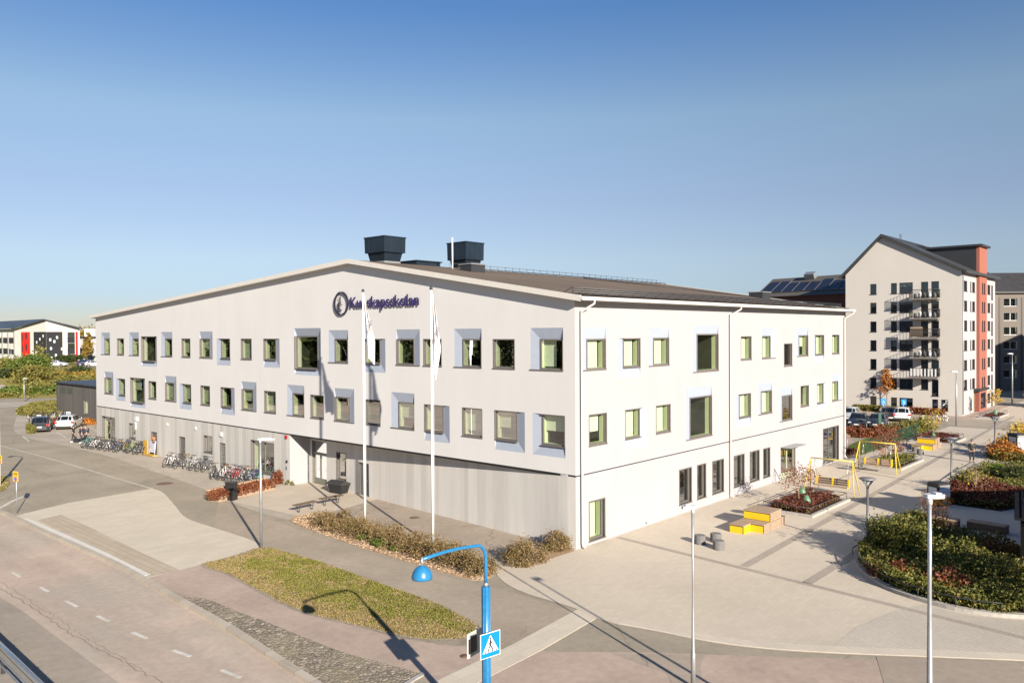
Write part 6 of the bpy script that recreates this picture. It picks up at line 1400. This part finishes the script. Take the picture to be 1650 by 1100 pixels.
# ---- red cabin at the right edge
cb=thing('red_cabin','red timber cabin with a black metal roof cut off by the right edge','cabin',(21.35,33.3,0),math.radians(-32))
mb=MB(); mb.box(.35,6,.12,3.0,0,2.45); mb.build('wall',stripemat('red_boards',(.36,.045,.02,1),(.46,.06,.03,1),0,.16),cb)
for x in (0,3.0,5.9): mb=MB(); mb.box(x,x+.26,-.04,.22,0,2.45); mb.build('post',pm('black_stain',(.008,.008,.008,1),.8,spec=.1),cb)
mb=MB(); mb.box(0,6.2,-.12,-.041,2.2,2.5); mb.build('fascia',pm('black_stain',(.008,.008,.008,1)),cb)
mb=MB(); mb.prism([(-.35,2.42),(1.6,3.2),(3.5,2.42),(3.5,2.52),(1.6,3.3),(-.35,2.52)],-.22,6.5,0,lambda p,q,r:(r,p,q))
for i in range(28):
    x=-.2+i*.24
    mb.v+= [(x,-.35,2.53),(x+.05,-.35,2.53),(x+.05,1.6,3.31),(x,1.6,3.31),(x,-.35,2.58),(x+.05,-.35,2.58),(x+.05,1.6,3.36),(x,1.6,3.36)]; k=len(mb.v)-8; mb.f+= [(k+4,k+5,k+6,k+7),(k,k+1,k+5,k+4),(k,k+4,k+7,k+3),(k+1,k+2,k+6,k+5)]; mb.m+=[0]*4; mb.sm+=[False]*4
mb.build('roof',pm('black_metal_roof',(.012,.012,.014,1),.6,var=.1,spec=.15),cb)
bn=thing('shade_barn','unseen red timber block added beyond the right edge to shade the planted beds','shade_block',(27.5,32.5,0),math.radians(3))  # unseen building, added only to throw shade across the planted beds
mb=MB(); mb.box(0,15,0,6.5,0,3.2); mb.build('wall',MC['red_boards'],bn); mb=MB(); mb.prism([(-.5,3.1),(3.25,5.6),(7,3.1)],-.4,15.4,0,lambda p,q,r:(r,p,q)); mb.build('roof',MC['black_metal_roof'],bn)
mb=MB(); mb.box(6,7.1,-.06,.0,0,2.1); mb.build('door',pm('shade_barn_door',(.5,.5,.48,1),.6),bn)
# ---- planter planting
def bedin(a,n,size,mat,h):
    _,v0,v1,u0,u1=a; bedstuff('planter_shrubs',[(v0+.2,u0+.25),(v1-.2,u0+.25),(v1-.2,u1-.2),(v0+.2,u1-.2)],n,size,mat,lambda v,u:h*(.45+.8*lump(v*1.3,u*1.3)),.1)
bedin(PL[0],9500,.07,redleaf,.44); bedin(PL[0],2200,.07,bedleaf,.30); bedin(PL[1],4500,.09,bedleaf,.5); bedin(PL[2],4500,.09,redleaf,.5); bedin(PL[3],1200,.1,redleaf,.2); bedin(PL[4],1600,.14,bedleaf,.6)
tree('small_tree','thin pink leaved tree in the nearest railed planter',W(16.2,-4.2,.1),2.3,1.1,420,.075,rustl,trunkm=ptwig,ch=.6,tr=.03,k=12,spread=.22,twigs=3)
tree('small_tree','reddish sparse tree in the planter behind the bright yellow swing',W(35.2,-3.3,.1),2.7,1.2,650,.10,rustl,trunkm=ptwig,ch=.75,tr=.04,k=14,spread=.24,twigs=4)
tree('small_tree','yellow sparse tree in the planter behind the far seating blocks',W(51.8,-2.5,.1),2.9,.9,200,.10,yell,trunkm=ptwig,ch=.7,tr=.04,k=12,spread=.22,twigs=4)
tree('small_tree','small golden tree in the planter beside the apartment block entrance',W(79.5,-2.3,.1),3.0,.7,200,.13,yell,trunkm=ptwig,ch=.6,tr=.05,k=12,spread=.22,twigs=3)
shrub('shrub','orange shrub in the farthest planter by the right edge',W(96,-4.9,.1),2.2,1.6,3.0,2200,.2,orangel,k=20)
tree('small_tree','orange autumn tree before the gable of the cream apartment block',G(1429,664),5.4,.75,520,.16,orangel,ch=.62,tr=.06,k=14,spread=.22)
def ctop(name,label,P,mat,cat='tree tie'):
    pass
for px,lab in (((1336,812),'green watering bag at the foot of the thin tree in the nearest railed planter'),):
    K=W(15.6,-4.9,.12); mb=MB(); mb.lathe([(.26,0),(.28,.25),(.2,.5),(.08,.72)],10); o=mb.build('watering_bag',pm('green_bag',(.10,.22,.12,1),.5,var=.6,scale=7),pos=K); tag(o,lab,'watering bag','green watering bags')
    for K,lab2 in ((W(17.9,-3.7,.12),'green watering bag at the back of the nearest railed planter'),(W(51.0,-2.7,.1),'green watering bag in the planter behind the far seating blocks'),(W(79,-2.4,.1),'green watering bag in the planter beside the apartment entrance')):
        c=o.copy(); col.objects.link(c); c.location=K; c['label']=lab2
# ---- green fence, hedges, play corner behind the school
fn=thing('mesh_fence','green wire mesh fence beside the grass strip behind the school','fence',W(39,-.55,.02),GRZ)
mb=MB()
for i in range(8): mb=MB(); mb.tube([(i*2.15,i*.02,0),(i*2.15,i*.02,1.25)],.035,6); mb.build('post',pm('deep_green',(.02,.09,.06,1)),fn)
mb=MB()
for z in np.arange(.1,1.25,.1): mb.box(0,15.05,-.006,.006,z,z+.012)
for x in np.arange(0,15.05,.1): mb.box(x,x+.012,-.005,.005,.1,1.2)
mb.build('wire_mesh',pm('deep_green',(.02,.09,.06,1)),fn)
sheet('grass_strip',[(38.5,-.4),(54.5,-.1),(57,.5),(57,3),(46,2.6),(38.5,1.4)],.03,soilmat('green_grass',[(.10,.15,.03,1),(.2,.2,.05,1)],1),thick=.025)
sheet('play_surface',[(37,1.5),(46,2.7),(52,5.5),(47,14),(36.5,12)],.026,cycle_m)
bedstuff('ground_cover',[(36.4,.0),(38.4,-.2),(38.4,2.2),(36.4,2.2)],2500,.1,redleaf,lambda v,u:.3+.3*lump(v,u))
for i,(a,b,n,h,m_,lab) in enumerate(((GL(1432,702),GL(1492,694),7,1.15,olivel,'long olive and brown hedge by the parked cars behind the school'),(GL(1352,703),GL(1430,703),8,.85,rustl,'rust coloured hedge in front of the parked dark cars'))):
    t=thing('hedge',lab,'hedge',W(0,0,0),GRZ); Ps=[]; mb=MB()
    for k in range(n):
        f=k/(n-1); v=a[0]+(b[0]-a[0])*f; u=a[1]+(b[1]-a[1])*f; P,c=clumps(1300,1.25,1.1,h+random.uniform(-.2,.2),14,spread=.2); Ps.append(P+np.array([v,u,0]))
        for q in c[:5]: mb.tube([(v,u,0),(v+q[0]*.8,u+q[1]*.8,q[2]*.8)],[.02,.006],4,cap=False)
    leaves('foliage',np.concatenate(Ps),.12,m_,t)
shrub('shrub','bright green bush at the right end of the olive hedge',W(60.5,.9,0),1.2,1.0,1.2,1500,.13,greenl)
for a,b,h_,lab in (((1382.5,681),(1462,668),.8,'narrow brown hedge strip along the base of the apartment gable'),((1462,668),(1520,673),.8,'reddish hedge strip beside the bicycles by the apartment gable')):
    A=GL(a[0],a[1]-12); B=GL(b[0],b[1]-2); A=(77.0-.9-.0,13) if a[0]<1400 else (76.1,6.6); B=(76.1,7.2) if a[0]<1400 else (76.1,2.4)
    t=thing('hedge',lab,'hedge',W(0,0,0),GRZ); n=3000; P=np.stack([A[0]+RNG.uniform(-.5,.5,n),RNG.uniform(min(A[1],B[1]),max(A[1],B[1]),n),h_*RNG.random(n)**.6],1); leaves('foliage',P,.13,olivel if a[0]<1400 else rustl,t)
    pass
for K,lab in ((W(41.5,2.4,.03),'metal gate frame beside the green mesh fence'),(W(38.0,.6,.03),'lower metal gate frame at the far corner of the school')):
    t=thing('gate_frame',lab,'gate frame',K,GRZ+.5); mb=MB(); mb.tube([(0,0,0),(0,0,1.5),(1.7,0,1.5),(1.7,0,0)],.04,6); mb.build('frame',galv,t); mb=MB(); mb.box(-.1,1.8,-.25,.25,1.5,1.56); mb.build('top_board',wood,t)
# ---- left: low hedge patch, bank shrubs
def pt(x,y,z=0): return G(x,y,z)
hp=[(p[0],p[1]) for p in pxs((26,668),(50,656),(100,654),(160,655),(170,668),(100,673),(60,674))]
bedstuff('ground_cover',hp,14000,.28,olivel,lambda v,u:.5+.5*lump(v*.35,u*.35),0)
for px,r,h,m_,lab in (((50,698),.5,1.2,olivel,'pale green small bush left of the dark hatchback'),((93,684),1.0,.8,rustl,'orange brown bush between the dark hatchback and the white car'),((141,684),.9,.7,orangel,'orange brown bush right of the white estate car')):
    shrub('shrub',lab,G(*px),r,r*.6,h,1500,.12,m_,k=16)
def bank(px,Y,rx,mat,lab,n=2600,size=.30):
    P=at(px[0],px[1],Y); zt=P.z; P.z=bank_h(P.x,P.y)-.15; h=max(.9,zt-P.z); shrub('bush',lab,P,rx,rx*.8,h,n,size,mat,'bushes on the bank',cat='bush',k=26,stemm=twig,nst=7)
bank((18,574),170,4.6,olivel,'rounded grey green bush at the top left of the bank',2600)
bank((0,583),165,4.0,olivel,'olive bush at the very left edge of the bank top',2000)
bank((28,592),158,4.2,dgreen,'dark green bush left of centre on the bank',2600)
bank((47,572),162,4.6,greenl,'big green bush in the middle of the bank top',3400)
bank((64,556),166,1.7,olivel,'tall narrow pale bush in front of the black panels',1500,.34)
bank((63,588),152,4.4,olivel,'olive yellow bush in the middle of the bank',3200)
bank((82,598),154,3.8,gold,'golden bush in the middle right of the bank',2400)
bank((101,600),160,4.2,orangel,'orange brown bushes below the white saloon car',2600)
bank((124,590),160,2.8,dgreen,'dark bush near the white school corner on the bank top',2000)
bank((146,598),157,3.8,gold,'golden bush against the white school corner on the bank',2600)
bank((24,622),137,3.6,greenl,'bright green bush at the foot of the bank on the left',2800,.26)
bank((46,623),137,4.0,greenl,'green bush at the foot of the bank by the lamp post',2800,.26)
bank((75,615),140,4.4,olivel,'olive bush at the foot of the bank left of the annex',3000,.26)
bank((93,620),138,3.4,greenl,'green bush at the foot of the bank beside the annex corner',2400,.26)
bank((120,606),146,4.8,olivel,'olive bush above the annex roof',2800,.3)
bank((3,641),133,2.0,olivel,'low olive bush at the lower left edge of the bank',1200,.24)
n=16000; X=RNG.uniform(-112,-40,n); Y=RNG.uniform(131,172,n); k=(np.sin(X*.21+1)*np.sin(Y*.25)+.3*np.sin(X*.9)); msk=(k>-.35)&(X>-96+(Y-131)*.1); X,Y,k=X[msk],Y[msk],k[msk]
Z=np.array([bank_h(x,y) for x,y in zip(X,Y)])+(.55+.4*k)*RNG.random(len(X)); tag(leaves('bank_undergrowth',np.stack([X,Y,Z],1),.26,olivel),kind='stuff')
X=RNG.uniform(-62,-36,6000); Y=RNG.uniform(150,174,6000); Z=np.array([bank_h(x,y) for x,y in zip(X,Y)])+.9*RNG.random(6000); tag(leaves('bank_undergrowth',np.stack([X,Y,Z],1),.26,orangel),kind='stuff')
shrub('bush','dark green low hedge in front of the white office building entrance',at(107,583,198)+Vector((0,0,0)),4.5,1.5,1.8,1600,.4,dgreen,None,cat='bush',k=20)
tree('tree','slim golden tree beside the grey warehouse','' or at(141,584,222),8,1.1,700,.45,gold,ch=.85,tr=.12,k=12,spread=.3)
for i,(x,Y,h) in enumerate(((133,300,8),(146,296,9),(158,298,8.5))):
    tree('tree',['golden tree directly behind the white office building roof end','golden tree above the grey warehouse','golden tree behind the school eave at the left'][i],Vector((at(x,580,Y).x,Y,1)),h,5.5,3200,.7,gold,ch=.8,tr=.3,k=14,spread=.35)
